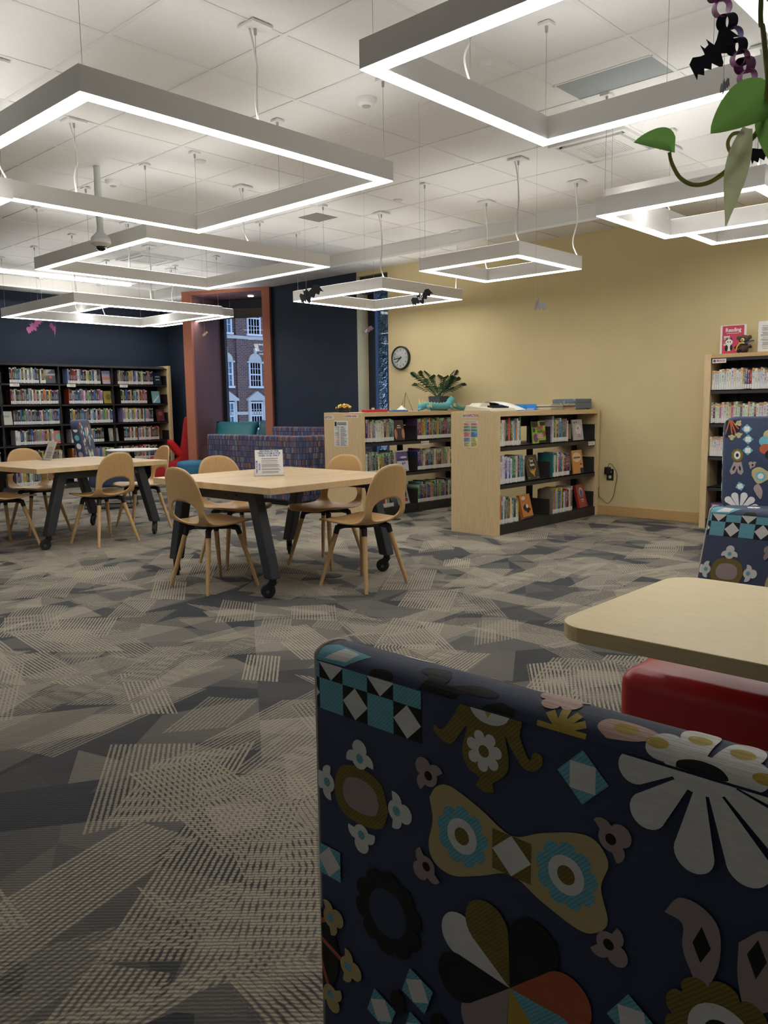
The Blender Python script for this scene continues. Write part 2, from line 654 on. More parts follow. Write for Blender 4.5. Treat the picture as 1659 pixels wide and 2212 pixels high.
# ---- ceiling: T-bar grid with lay-in tiles
TP = 0.648
GX, GY = 3.0, 4.12
ceiling = struct(MB().box(X0, X1 + 0.4, Y0, Y1 + 0.3, ZC + 0.05, ZC + 0.2).build('ceiling', mat('ceiling_deck', (150, 148, 140), 0.9)))
ceiling['label'] = 'white lay-in tile ceiling with exposed grid'
SX = 7.5            # soffit edge along the yellow wall
SY = 12.14          # soffit edge along the back wall
CASSETTES = {(4, -2), (4, 8)}
SQUARE = {(4, 3)}
HALF = {(2, -3)}


tile_me = None
rest = MB()
i0, i1 = math.floor((X0 - GX) / TP), math.ceil((SX - GX) / TP)
j0, j1 = math.floor((Y0 - GY) / TP), math.ceil((SY - GY) / TP)
g = 0.012
for i in range(i0, i1):
    for j in range(j0, j1):
        if (i, j) in CASSETTES or (i, j) in SQUARE:
            continue
        ax, bx = max(GX + i * TP, X0) + g, min(GX + (i + 1) * TP, SX) - g
        ay, by = max(GY + j * TP, Y0) + g, min(GY + (j + 1) * TP, SY) - g
        if bx - ax < 0.02 or by - ay < 0.02:
            continue
        if (i, j) in HALF:
            ax, bx = ax, GX + (i + 0.5) * TP - g / 2      # other half is a grey access panel
        full = abs(bx - ax - TP + 2 * g) < 1e-4 and abs(by - ay - TP + 2 * g) < 1e-4
        vis = any(seen((px, py, ZC)) for px in (ax, bx) for py in (ay, by))
        if not vis:
            rest.box(ax, bx, ay, by, ZC + 0.004, ZC + 0.02)
            continue
        if full:
            if tile_me is None:
                o = MB().box(-TP / 2 + g, TP / 2 - g, -TP / 2 + g, TP / 2 - g, 0.004, 0.02).build('ceiling_tile', TILE, ceiling)
                tile_me = o.data
            else:
                o = link_obj('ceiling_tile', tile_me, ceiling)
            o.location = ((ax + bx) / 2, (ay + by) / 2, ZC)
        else:
            boxobj('ceiling_tile', TILE, ax, bx, ay, by, ZC + 0.004, ZC + 0.02, ceiling)
tag(rest.build('ceiling_tile_field', TILE, ceiling), kind='stuff')
grid = MB()
for i in range(i0, i1 + 1):
    x = min(max(GX + i * TP, X0), SX)
    grid.box(x - g, x + g, Y0, SY, ZC - 0.001, ZC + 0.03)
for j in range(j0, j1 + 1):
    y = min(max(GY + j * TP, Y0), SY)
    grid.box(X0, SX, y - g, y + g, ZC, ZC + 0.03)
grid.box(GX + 2.5 * TP - g / 2, GX + 2.5 * TP + g / 2, GY - 3 * TP, GY - 2 * TP, ZC, ZC + 0.03)
grid.build('ceiling_grid', TBAR, ceiling)
boxobj('access_panel', mat('grey_panel', (150, 156, 156), 0.7), GX + 2.5 * TP + g / 2, GX + 3 * TP - g, GY - 3 * TP + g, GY - 2 * TP - g, ZC + 0.003, ZC + 0.015, ceiling)

# ---- soffit: dropped band along the yellow wall and along the back wall
soffit = MB()
soffit.box(SX, X1 + 0.3, Y0, Y1 + 0.3, ZS + 0.012, ZC + 0.05)
soffit.box(X0, SX, SY, Y1 + 0.3, ZS + 0.012, ZC + 0.05)
soffit = struct(soffit.build('ceiling_soffit', SOFFITM))
soffit['label'] = 'dropped ceiling band along the yellow and navy walls'
for k in range(-9, 13):
    ya, yb = GY + k * TP * 1.0 + 0.02, GY + (k + 1) * TP + 0.0
    yb = min(yb, Y1)
    if yb - ya > 0.05:
        boxobj('soffit_tile', TILE, SX + 0.02, X1, max(ya, Y0), yb, ZS, ZS + 0.012, soffit)
for k in range(-7, 7):
    xa, xb = GX + k * TP + 0.02, min(GX + (k + 1) * TP, SX)
    boxobj('soffit_tile', TILE, xa, xb, SY + 0.02, Y1, ZS, ZS + 0.012, soffit)
MB().box(SX - 0.012, SX + 0.008, Y0, SY, ZS - 0.006, ZS + 0.02).box(X0, SX, SY - 0.012, SY + 0.008, ZS - 0.006, ZS + 0.02).build('soffit_edge_trim', WHITE, soffit)

# ---- walls
WT = 0.22


def wall(name, m, boxes, label=None):
    b = MB()
    for q in boxes:
        b.box(*q)
    o = struct(b.build(name, m))
    if label:
        o['label'] = label
    return o


wall('wall_right', YELLOW, [(X1, X1 + WT, Y0 - WT, 7.33, 0, 3.2), (X1, X1 + WT, 7.33, 7.90, 2.94, 3.2), (X1, X1 + WT, 7.33, 7.90, 0, 0.25)],
     'pale yellow painted wall with clock and outlet')
wall('wall_corner', NAVY, [(X1, X1 + WT, 7.905, 9.72, 0, 3.2), (X1, X1 + WT, 11.36, Y1 + WT, 0, 3.2)], 'navy wall between the two windows')
MB().box(X1 + 0.002, X1 + WT, 7.898, 7.9055, 0.25, 2.94).build('window_reveal', CREAM, bpy.data.objects['wall_corner'])
wall('wall_back', NAVY, [(X0 - WT, X1, Y1, Y1 + WT, 0, 3.2)], 'navy back wall behind the long bookcase')
wall('wall_left', OFFWHITE, [(X0 - WT, X0, Y0 - WT, Y1, 0, 3.2)])
wall('wall_front', OFFWHITE, [(X0, X1, Y0 - WT, Y0, 0, 3.2)])
struct(boxobj('baseboard_right', BASEW, X1 - 0.018, X1, Y0, 7.33, 0.0, 0.105, bevel=0.003))
struct(boxobj('baseboard_back', BASEW, X0, X1, Y1 - 0.018, Y1, 0.0, 0.105))

# ---- narrow window beside the clock
FRAMED = mat('dark_blue_window_frame', (26, 34, 48), 0.5)
w2 = struct(MB().box(X1 + WT - 0.01, X1 + WT + 0.05, 7.33, 7.36, 0.25, 2.94).box(X1 + WT - 0.01, X1 + WT + 0.05, 7.76, 7.90, 0.25, 2.94)
            .box(X1 + WT - 0.01, X1 + WT + 0.05, 7.36, 7.76, 2.86, 2.94).box(X1 + WT - 0.01, X1 + WT + 0.05, 7.36, 7.76, 0.25, 0.32).build('window_2', FRAMED))
w2['label'] = 'tall narrow window between navy and yellow walls'
boxobj('glass_pane', GLASS, X1 + WT + 0.018, X1 + WT + 0.024, 7.36, 7.76, 0.32, 2.86, w2)
boxobj('window_stop', mat('blue_window_stop', (38, 60, 94), 0.4), X1 + WT - 0.016, X1 + WT + 0.03, 7.755, 7.772, 0.32, 2.86, w2)
boxobj('shade_box', mat('dark_shade_box', (40, 46, 54), 0.6), X1 + 0.06, X1 + WT - 0.02, 7.335, 7.895, 2.72, 2.935, w2)

# ---- orange portal and bay window, turned about 25 degrees to the wall
PL = Vector((7.317, 11.032, 0))
PE = Vector((0.4265, -0.9047, 0)).normalized()
PN = Vector((0.9047, 0.4265, 0)).normalized()
PORT = Matrix(((PE.x, PN.x, 0, PL.x), (PE.y, PN.y, 0, PL.y), (0, 0, 1, 0), (0, 0, 0, 1)))   # local x along the portal, y into the bay
PW, SWD, ND = 1.491, 0.15, 0.9


def pbox(b, a0, a1, d0, d1, z0, z1):
    return b.box(a0, a1, d0, d1, z0, z1, M=PORT)


portal = struct(pbox(pbox(pbox(MB(), 0, SWD, -0.02, 0.03, 0, ZS), PW - 0.125, PW, -0.02, 0.03, 0, ZS), SWD, PW - 0.125, -0.02, 0.03, ZS - 0.045, ZS).build('trim_1', ORANGE))
portal['label'] = 'burnt orange portal frame around the bay window'
rv = MB()
pbox(rv, 0.0, SWD, 0.03, ND + 0.16, 0, ZS)
pbox(rv, PW - 0.12, PW, 0.03, ND + 0.16, 0, ZS)
pbox(rv, SWD, PW - 0.12, 0.03, ND + 0.16, ZS - 0.045, ZS)
bay = struct(rv.build('wall_bay', PLUM))
bay['label'] = 'plum painted reveal of the bay window'
bench = pbox(MB(), SWD, PW - 0.12, 0.12, ND + 0.1, 0, 0.60).build('window_bench', mat('bench_plum', (92, 58, 58), 0.8), bay)
dl = MB().lathe([(0.045, 0.0), (0.045, 0.012), (0.03, 0.014)], 20, PORT @ Vector((0.95, 0.45, ZS - 0.062)))
dl.build('downlight', emit('downlight_glow', (1, 0.95, 0.88), 3.0), bay)
w1 = MB()
fa, fb = SWD, PW - 0.12
pbox(w1, fa, fa + 0.07, ND, ND + 0.08, 0.6, ZS - 0.045)
pbox(w1, fb - 0.07, fb, ND, ND + 0.08, 0.6, ZS - 0.045)
pbox(w1, fa + 0.07, fb - 0.07, ND, ND + 0.08, 0.6, 0.68)
pbox(w1, fa + 0.07, fb - 0.07, ND, ND + 0.08, 2.86, ZS - 0.045)
w1 = struct(w1.build('window_1', mat('black_window_frame', (22, 24, 28), 0.5)))
w1['label'] = 'bay window with dark frame inside the orange portal'
pbox(MB(), fa + 0.07, fb - 0.07, ND + 0.04, ND + 0.046, 0.68, 2.86).build('glass_pane', GLASS, w1)
pbox(MB(), fa + 0.01, fb - 0.01, ND - 0.09, ND - 0.005, 2.82, ZS - 0.05).build('shade_box', mat('dark_shade_box', (40, 46, 54)), w1)
pbox(MB(), fa + 0.03, fb - 0.03, ND - 0.05, ND - 0.046, 2.66, 2.83).build('roller_shade', mat('grey_shade_cloth', (104, 102, 98), 0.9), w1)

# ================================================================== OUTSIDE
def brick_mat():
    m = bpy.data.materials.new('red_brick')
    m.use_nodes = True
    t = NT(m)
    tc = t.node('ShaderNodeTexCoord')
    mp = t.node('ShaderNodeMapping')
    mp.inputs['Rotation'].default_value = (math.radians(90), 0, 0)
    t.link(tc.outputs['Object'], mp.inputs[0])
    b = t.node('ShaderNodeTexBrick', i_Scale=1.0)
    b.inputs['Brick Width'].default_value = 0.22
    b.inputs['Row Height'].default_value = 0.075
    b.inputs['Mortar Size'].default_value = 0.008
    b.inputs['Color1'].default_value = (*lin((116, 80, 74)), 1)
    b.inputs['Color2'].default_value = (*lin((92, 66, 64)), 1)
    b.inputs['Mortar'].default_value = (*lin((150, 140, 132)), 1)
    t.link(mp.outputs[0], b.inputs['Vector'])
    t.link(b.outputs['Color'], t.b.inputs['Base Color'])
    t.b.inputs['Roughness'].default_value = 0.9
    return m


def brick_building():
    root = thing('brick_building', 'red brick building with white sash windows seen through the bay window', 'building', (23.5, 30, 0), 0)
    brick = brick_mat()
    white = mat('white_window_paint', (222, 224, 226), 0.6)
    stone = mat('pale_stone', (198, 194, 186), 0.8, var=0.06, scale=4)
    pane = mat('dim_window_pane', (92, 108, 128), 0.12)
    boxobj('brick_wall', brick, -12, 4.5, 0.0, 8, -5, 11, root)
    boxobj('pilaster', brick, -0.95, 0.9, -0.10, 0.0, -5, 11, root)
    for z in (4.37, 0.98):
        boxobj('string_course', stone, -12, 4.5, -0.14, 0.0, z - 0.07, z + 0.07, root)
    for k in range(3):
        boxobj('stone_band', stone, 0.3, 1.2, -0.13, -0.1, 4.06 - k * 0.42, 4.12 - k * 0.42, root)

    def sash(cx, z0, z1, w, arch=False, ped=False):
        y = -0.1
        fr = MB().box(cx - w / 2 - 0.07, cx - w / 2, y - 0.06, y + 0.05, z0, z1).box(cx + w / 2, cx + w / 2 + 0.07, y - 0.06, y + 0.05, z0, z1)
        fr.box(cx - w / 2 - 0.07, cx + w / 2 + 0.07, y - 0.06, y + 0.05, z1, z1 + 0.07).box(cx - w / 2 - 0.12, cx + w / 2 + 0.12, y - 0.1, y + 0.05, z0 - 0.09, z0)
        zm = (z0 + z1) / 2
        fr.box(cx - w / 2, cx + w / 2, y - 0.05, y + 0.03, zm - 0.03, zm + 0.03)
        fr.box(cx - 0.012, cx + 0.012, y - 0.04, y + 0.02, z0, z1)
        for q in (0.25, 0.75):
            fr.box(cx - w / 2, cx + w / 2, y - 0.04, y + 0.02, z0 + (z1 - z0) * q - 0.01, z0 + (z1 - z0) * q + 0.01)
        for q in (-0.25, 0.25):
            fr.box(cx + w * q - 0.01, cx + w * q + 0.01, y - 0.04, y + 0.02, z0, z1)
        f = fr.build('sash_window', white, root)
        boxobj('upper_pane', pane, cx - w / 2, cx + w / 2, y + 0.0, y + 0.02, zm, z1, f)
        boxobj('lower_pane', pane, cx - w / 2, cx + w / 2, y + 0.0, y + 0.02, z0, zm, f)
        if arch:
            r = w / 2 + 0.07
            pts = [(cx + r * math.cos(a), z1 + 0.07 + r * math.sin(a)) for a in [math.pi * k / 16 for k in range(17)]]
            MB().prism(pts, lambda u, v, w_: (u, w_, v), y - 0.07, y + 0.05).build('arched_fanlight', stone, root)
            boxobj('keystone', stone, cx - 0.06, cx + 0.06, y - 0.1, y + 0.03, z1 + r + 0.03, z1 + r + 0.3, root)
            boxobj('impost', stone, cx - r - 0.1, cx + r + 0.1, y - 0.085, y + 0.03, z1, z1 + 0.07, root)
        if ped:
            r = w / 2 + 0.26
            MB().prism([(cx - r, z1 + 0.12), (cx + r, z1 + 0.12), (cx + r, z1 + 0.2), (cx, z1 + 0.55), (cx - r, z1 + 0.2)],
                       lambda u, v, w_: (u, w_, v), y - 0.16, y + 0.05).build('pediment', stone, root)
            boxobj('surround', stone, cx - r + 0.08, cx - r + 0.2, y - 0.09, y + 0.03, z0 - 0.1, z1 + 0.12, root)
            boxobj('surround', stone, cx + r - 0.2, cx + r - 0.08, y - 0.09, y + 0.03, z0 - 0.1, z1 + 0.12, root)
    for dx in (-1.62, 0.0, 1.9):
        sash(dx + 0.05, 4.55, 5.95, 0.62)
        sash(dx + 0.05, 2.2, 3.25, 0.58, arch=True)
        sash(dx + 0.05, 0.3, 1.42, 0.6, ped=True)
    # bare twigs against the wall
    tw = MB()
    rr = random.Random(4)
    for k in range(9):
        p = Vector((0.6 + rr.uniform(0, 0.5), -1.2, 2.2 + rr.uniform(0, 1.0)))
        pts = [p]
        for q in range(4):
            p = p + Vector((-0.16, 0, rr.uniform(-0.05, 0.16)))
            pts.append(p)
        tw.tube(pts, 0.012, 5)
    tw.tube([(1.1, -1.2, -5), (1.05, -1.2, 0), (1.0, -1.2, 2.2), (1.0, -1.2, 3.4)], [0.09, 0.06, 0.03, 0.01], 6)
    t = tw.build('bare_twigs', mat('twig_bark', (60, 52, 48), 0.9))
    t.location = (23.5, 30, 0)
    tag(t, 'bare winter twigs in front of the brick building', 'twigs', kind='stuff')


brick_building()


def spruce(loc, label, seed):
    root = thing('spruce_tree', label, 'tree', loc)
    MB().cyl((0, 0, 0), (0, 0, 9.5), 0.14, 0.02, 8).build('trunk', mat('spruce_bark', (74, 60, 50), 0.9), root)
    rr = random.Random(seed)
    b = MB()
    for k in range(9000):
        z = rr.uniform(0.6, 9.3)
        R = 2.0 * (1 - z / 9.9) + 0.1
        a = rr.uniform(0, 2 * math.pi)
        r = R * math.sqrt(rr.uniform(0.25, 1))
        p = Vector((r * math.cos(a), r * math.sin(a), z - r * 0.35))
        out = Vector((math.cos(a), math.sin(a), rr.uniform(-0.6, 0.15)))
        s = rr.uniform(0.22, 0.46)
        side = out.cross(Vector((rr.uniform(-1, 1), rr.uniform(-1, 1), 1))).normalized()
        tip = p + out * s
        for w in (-1, 0, 1):
            q = p + side * w * s * 0.28
            b.add([q, q + side * 0.02, tip + side * w * s * 0.45], [(0, 1, 2)])
    tag(b.build('needles', mat('spruce_needles', (66, 88, 88), 0.8, var=0.3, scale=3), root, fix=False), kind='stuff')


spruce((13.6, 12.4, -3.0), 'blue-green spruce outside the narrow window, nearer one', 5)
spruce((17.8, 15.9, -3.5), 'blue-green spruce standing behind the nearer one outside the narrow window', 6)

# ================================================================== CEILING FIXTURES
HOUSE = mat('pendant_housing_white', (232, 230, 226), 0.5)
DIFF = emit('pendant_diffuser', (1.0, 0.982, 0.96), LAMP_DOWN)
UPL = emit('pendant_uplight', (1.0, 0.982, 0.955), LAMP_UP)
CORD = mat('white_cord', (220, 218, 212), 0.5)
WIRE = mat('steel_wire', (150, 148, 142), 0.4, metal=0.6)
FH, FW = 0.12, 0.078


def ring(b, x0, x1, y0, y1, w, z0, z1):
    """Mitred rectangular ring."""
    o = [(x0, y0), (x1, y0), (x1, y1), (x0, y1)]
    i = [(x0 + w, y0 + w), (x1 - w, y0 + w), (x1 - w, y1 - w), (x0 + w, y1 - w)]
    vs = [(*p, z0) for p in o] + [(*p, z0) for p in i] + [(*p, z1) for p in o] + [(*p, z1) for p in i]
    fs = []
    for k in range(4):
        n = (k + 1) % 4
        fs += [(k, n, 4 + n, 4 + k), (8 + k, 12 + k, 12 + n, 8 + n), (k, 8 + k, 8 + n, n), (4 + k, 4 + n, 12 + n, 12 + k)]
    return b.add(vs, fs)


def pendant(label, x0, x1, y0, y1, zb, wires, cords):
    """Square luminous ring hung from the ceiling. wires: plan positions of thin cables; cords: those that also carry a power cord."""
    cx, cy = (x0 + x1) / 2, (y0 + y1) / 2
    root = thing('ring_pendant_light', label, 'pendant light', (cx, cy, zb), 0, 'square ring pendant lights')
    a, b_ = (x1 - x0) / 2, (y1 - y0) / 2
    ring(MB(), -a, a, -b_, b_, FW, 0.004, FH - 0.004).build('housing', HOUSE, root)
    ring(MB(), -a + 0.003, a - 0.003, -b_ + 0.003, b_ - 0.003, FW - 0.006, 0.0, 0.006).build('diffuser', DIFF, root)
    ring(MB(), -a + 0.012, a - 0.012, -b_ + 0.012, b_ - 0.012, FW - 0.024, FH - 0.006, FH - 0.001).build('uplight', UPL, root)
    for (wx, wy) in wires:
        p = Vector((wx - cx, wy - cy, 0))
        zt = ZC - zb
        MB().cyl((p.x, p.y, FH - 0.004), (p.x, p.y, zt - 0.03), 0.0013, n=5).build('suspension_wire', WIRE, root)
        c = 0.065 if (wx, wy) in cords else 0.033
        can = boxobj('ceiling_canopy', WHITE, p.x - c, p.x + c, p.y - c, p.y + c, zt - 0.014, zt - 0.001, root)
        MB().cyl((p.x, p.y, zt - 0.045), (p.x, p.y, zt - 0.014), 0.007, 0.009, n=8).build('wire_gripper', STEEL, can)
        if (wx, wy) in cords:
            rr = random.Random(int(wx * 97 + wy * 31))
            s = rr.uniform(0.012, 0.03)
            q = p + Vector((rr.uniform(-0.02, 0.02), rr.uniform(-0.03, 0.03), 0))
            pts = catmull([(p.x - 0.02, p.y + 0.02, zt - 0.014), (p.x - 0.006, p.y + 0.004, zt - 0.12), (p.x + s * 0.5, p.y, zt * 0.5 + 0.05),
                           (p.x - s * 0.2, p.y + s, FH + 0.12), (q.x + s, q.y + s, FH - 0.004)], 6)
            MB().tube(pts, 0.0055, 7).build('power_cord', CORD, root, smooth=True)
    return root


def corners(x0, x1, y0, y1, e=0.04):
    return [(x0 + e, y0 + e), (x1 - e, y0 + e), (x1 - e, y1 - e), (x0 + e, y1 - e)]


def mids(x0, x1, y0, y1, e=0.04):
    return [((x0 + x1) / 2, y0 + e), ((x0 + x1) / 2, y1 - e), (x0 + e, (y0 + y1) / 2), (x1 - e, (y0 + y1) / 2)]


def big(label, x0, x1, y0, y1, zb):
    m = mids(x0, x1, y0, y1)
    pendant(label, x0, x1, y0, y1, zb, corners(x0, x1, y0, y1) + m, m[:2])


def small(label, x0, x1, y0, y1, zb, cords=None):
    c = corners(x0, x1, y0, y1)
    pendant(label, x0, x1, y0, y1, zb, c, [c[k] for k in (cords if cords is not None else (0, 1))])


big('largest square ring light, at the upper left over the striped carpet', 1.82, 3.83, 3.45, 5.50, 2.56)
big('square ring light whose corner reaches the top edge of the photo', 2.51, 3.90, 1.05, 2.44, 2.56)
big('square ring light behind the hanging security camera dome', 3.64, 5.66, 5.95, 7.99, 2.565)
big('lower ring light of the far pair beside the orange portal', 4.45, 6.47, 8.84, 10.82, 2.40)
big('upper ring light of the far pair, nearest the navy back wall', 5.52, 7.56, 10.06, 12.08, 2.56)
small('square ring light in front of the navy wall with two paper bats before it', 6.22, 7.56, 5.77, 7.16, 2.395)
small('smallest square ring light against the yellow wall', 5.69, 6.70, 3.77, 4.83, 2.395, (0, 1, 2))
small('square ring light at the right edge crossed by the plant', 4.93, 5.97, 1.64, 2.68, 2.40)
big('ring light behind the one crossed by the plant', 5.36, 7.33, 0.86, 2.86, 2.56)
small('ring light cut off by the left edge, overlapping the largest ring', 0.71, 2.10, 4.82, 6.21, 2.40)

# recessed slot light near the back wall
sl = boxobj('slot_light', emit('slot_glow', (1.0, 0.96, 0.9), 5.0), 2.2, 6.83, 11.69, 11.75, ZC - 0.035, ZC - 0.002)
tag(sl, 'thin straight strip light under the far ceiling', 'strip light')


def cassette(ix, jy, label):
    cx, cy = GX + (ix + 0.5) * TP, GY + (jy + 0.5) * TP
    root = thing('air_cassette', label, 'air conditioner', (cx, cy, ZC), 0, 'ceiling air cassettes')
    h = TP / 2 - g
    ring(MB(), -h, h, -h, h, 0.035, -0.02, 0.02).build('frame', WHITE, root)
    boxobj('backing', SHELFD, -h, h, -h, h, 0.02, 0.03, root)
    gf = ring(MB(), -0.235, 0.235, -0.235, 0.235, 0.07, -0.024, 0.004)
    gf.build('grille_frame', WHITE, root)
    for k in range(16):
        y = -0.155 + k * 0.0207
        boxobj('slat', TBAR, -0.165, 0.165, y - 0.006, y + 0.006, -0.016, -0.004, root)
    for s in (-1, 1):
        boxobj('louver', TBAR, -0.2, 0.2, s * 0.262 - 0.02, s * 0.262 + 0.02, -0.012, -0.006, root)
        boxobj('louver', TBAR, s * 0.262 - 0.02, s * 0.262 + 0.02, -0.2, 0.2, -0.012, -0.006, root)


cassette(4, -2, 'white ceiling air cassette beside the plant tip, near the yellow wall')
cassette(4, 8, 'white ceiling air cassette seen through the ring behind the camera dome')
cx, cy = GX + 4.5 * TP, GY + 3.5 * TP
sq = thing('square_diffuser', 'square ceiling diffuser with grey centre between two ring lights', 'air vent', (cx, cy, ZC))
ring(MB(), -TP / 2 + g, TP / 2 - g, -TP / 2 + g, TP / 2 - g, 0.17, -0.002, 0.012).build('panel', TBAR, sq)
boxobj('core', mat('vent_grey', (128, 128, 124), 0.7), -0.145, 0.145, -0.145, 0.145, -0.004, 0.006, sq)
for k in range(9):
    boxobj('vane', mat('vent_grey_light', (150, 150, 146), 0.6), -0.14, 0.14, -0.13 + k * 0.0325 - 0.007, -0.13 + k * 0.0325 + 0.007, -0.008, -0.004, sq)

# hanging security camera
dm = thing('security_camera', 'white dome security camera on a long ceiling pole', 'security camera', (3.446, 6.327, 2.52))
MB().lathe([(0.03, 0.34), (0.026, ZC - 2.52)], 16).build('pole', mat('camera_pole', (196, 200, 198), 0.5), dm, smooth=True, angle=40)
MB().lathe([(0.024, 0.12), (0.03, 0.34)], 16).build('lower_pole', mat('camera_pole', (196, 200, 198), 0.5), dm, smooth=True, angle=40)
MB().lathe([(0.024, 0.16), (0.03, 0.12), (0.075, 0.075), (0.078, 0.06)], 28).build('cone', mat('camera_pole', (196, 200, 198)), dm, smooth=True, angle=40)
MB().lathe([(0.078, 0.06), (0.08, 0.03), (0.055, 0.006), (0.04, 0.004)], 28).build('housing', WHITE, dm, smooth=True, angle=40)
MB().lathe([(0.04, 0.004), (0.034, -0.016), (0.018, -0.028), (0.002, -0.032)], 24).build('lens_dome', mat('black_gloss', (18, 18, 20), 0.1), dm, smooth=True)


def ceiling_disc(name, label, cat, x, y, prof, m, dark=None, group=None):
    r = thing(name, label, cat, (x, y, ZC), 0, group)
    MB().lathe(prof, 28).build('body', m, r, smooth=True, angle=40)
    if dark:
        MB().lathe(dark, 20).build('sensor_lens', mat('sensor_lens', (176, 176, 174), 0.3), r, smooth=True)
    return r


ceiling_disc('occupancy_sensor', 'white round motion sensor on a tile near the tall hanging corner', 'sensor', 3.952, 3.787,
             [(0.068, 0.004), (0.066, -0.012), (0.05, -0.034), (0.034, -0.04)], WHITE, [(0.03, -0.038), (0.024, -0.047), (0.01, -0.05)])
ceiling_disc('occupancy_sensor', 'white round motion sensor above the camera dome ring', 'sensor', 3.75, 6.62,
             [(0.068, 0.004), (0.066, -0.012), (0.05, -0.034), (0.034, -0.04)], WHITE, [(0.03, -0.038), (0.024, -0.047), (0.01, -0.05)])
ceiling_disc('smoke_detector', 'small white detector inside the top ring light', 'detector', 4.02, 2.9,
             [(0.035, 0.004), (0.034, -0.012), (0.024, -0.026)], WHITE)
for lb, x, y in (('flat round sprinkler cover inside the largest ring light', 3.95, 5.62), ('flat round sprinkler cover beside the smallest ring light', 6.0, 5.35),
                 ('flat round sprinkler cover at the far left of the ceiling', 3.75, 8.05), ('flat round sprinkler cover seen through the ring behind the camera', 6.65, 8.4)):
    ceiling_disc('sprinkler_cover', lb, 'sprinkler', x, y, [(0.045, 0.004), (0.045, -0.006), (0.04, -0.008)], mat('sprinkler_white', (206, 204, 198), 0.5), None, 'ceiling sprinkler covers')

# ================================================================== TABLES AND SHELL CHAIRS
def make_table(label, loc, rz):
    root = thing('rolling_table', label, 'table', loc, rz, 'butcher block work tables')
    top = boxobj('table_top', BUTCHER, -0.625, 0.625, -0.66, 0.66, 0.672, 0.716, root, bevel=0.003)
    for sx in (-1, 1):
        x = sx * 0.535
        boxobj('apron', GUN, x - 0.03, x + 0.03, -0.44, 0.44, 0.605, 0.672, root, bevel=0.003)
        for q in (-0.12, 0.0, 0.12):
            MB().cyl((x - sx * -0.0301, q - 0.24, 0.64), (x + sx * 0.036, q - 0.24, 0.64), 0.007, n=8).build('bolt', BLACK, root)
        for sy in (-1, 1):
            y0, y1 = sy * 0.39, sy * 0.545
            b = MB()
            w = 0.042
            b.hexa([(x - 0.038, y1 - w, 0.125), (x + 0.038, y1 - w, 0.125), (x + 0.038, y1 + w, 0.125), (x - 0.038, y1 + w, 0.125)],
                   [(x - 0.038, y0 - w, 0.672), (x + 0.038, y0 - w, 0.672), (x + 0.038, y0 + w, 0.672), (x - 0.038, y0 + w, 0.672)])
            leg = b.build('leg', GUN, root, bevel=0.008, seg=2)
            a = {(-1, -1): 2.35, (-1, 1): 0.95, (1, -1): 2.2, (1, 1): 0.8}[(sx, sy)]
            d = Vector((math.cos(a), math.sin(a), 0))
            c = Vector((x, y1, 0)) + d * 0.03
            s = Vector((-d.y, d.x, 0))
            fk = MB().cyl((x, y1, 0.095), (x, y1, 0.128), 0.024, n=14)
            for e in (-1, 1):
                p = Vector((x, y1, 0.1)) + s * e * 0.019
                q = c + s * e * 0.019 + Vector((0, 0, 0.05))
                fk.hexa([q - d * 0.014 - s * 0.003 + Vector((0, 0, -0.012)), q + d * 0.014 - s * 0.003 + Vector((0, 0, -0.012)),
                         q + d * 0.014 + s * 0.003 + Vector((0, 0, -0.012)), q - d * 0.014 + s * 0.003 + Vector((0, 0, -0.012))],
                        [p - d * 0.03 - s * 0.003, p + d * 0.03 - s * 0.003, p + d * 0.03 + s * 0.003, p - d * 0.03 + s * 0.003])
            fork = fk.build('caster', BLACK, leg)
            M = basis(c + Vector((0, 0, 0.0475)), d, (0, 0, 1))
            MB().lathe([(0.012, -0.015), (0.04, -0.015), (0.047, -0.009), (0.047, 0.009), (0.04, 0.015), (0.012, 0.015)], 20, M=M).build('wheel', mat('caster_rubber', (40, 40, 42), 0.7), fork, smooth=True, angle=40)
            MB().cyl(c + s * -0.024 + Vector((0, 0, 0.042)), c + s * 0.024 + Vector((0, 0, 0.042)), 0.012, n=10).build('hub', mat('caster_hub', (84, 84, 86), 0.5), fork)
    return root


make_table('butcher block table in the centre with four chairs', (3.735, 4.50, 0), 0)
make_table('butcher block table at the left edge by the long bookcase', (3.60, 7.44, 0), math.radians(94))

_prof = catmull([(0.262, 0.446), (0.2, 0.446), (0.08, 0.434), (-0.06, 0.428), (-0.15, 0.442), (-0.202, 0.492), (-0.226, 0.565), (-0.246, 0.66),
                 (-0.262, 0.75), (-0.275, 0.83)], 12)
_ptsv = [Vector((p[0], p[1])) for p in _prof]
_len = [0.0]
for a_, b_ in zip(_ptsv, _ptsv[1:]):
    _len.append(_len[-1] + (b_ - a_).length)
LT = _len[-1]


def prof_at(s):
    s = min(max(s, 0), LT)
    for k in range(len(_len) - 1):
        if s <= _len[k + 1]:
            q = (s - _len[k]) / (_len[k + 1] - _len[k])
            return _ptsv[k] * (1 - q) + _ptsv[k + 1] * q
    return _ptsv[-1]


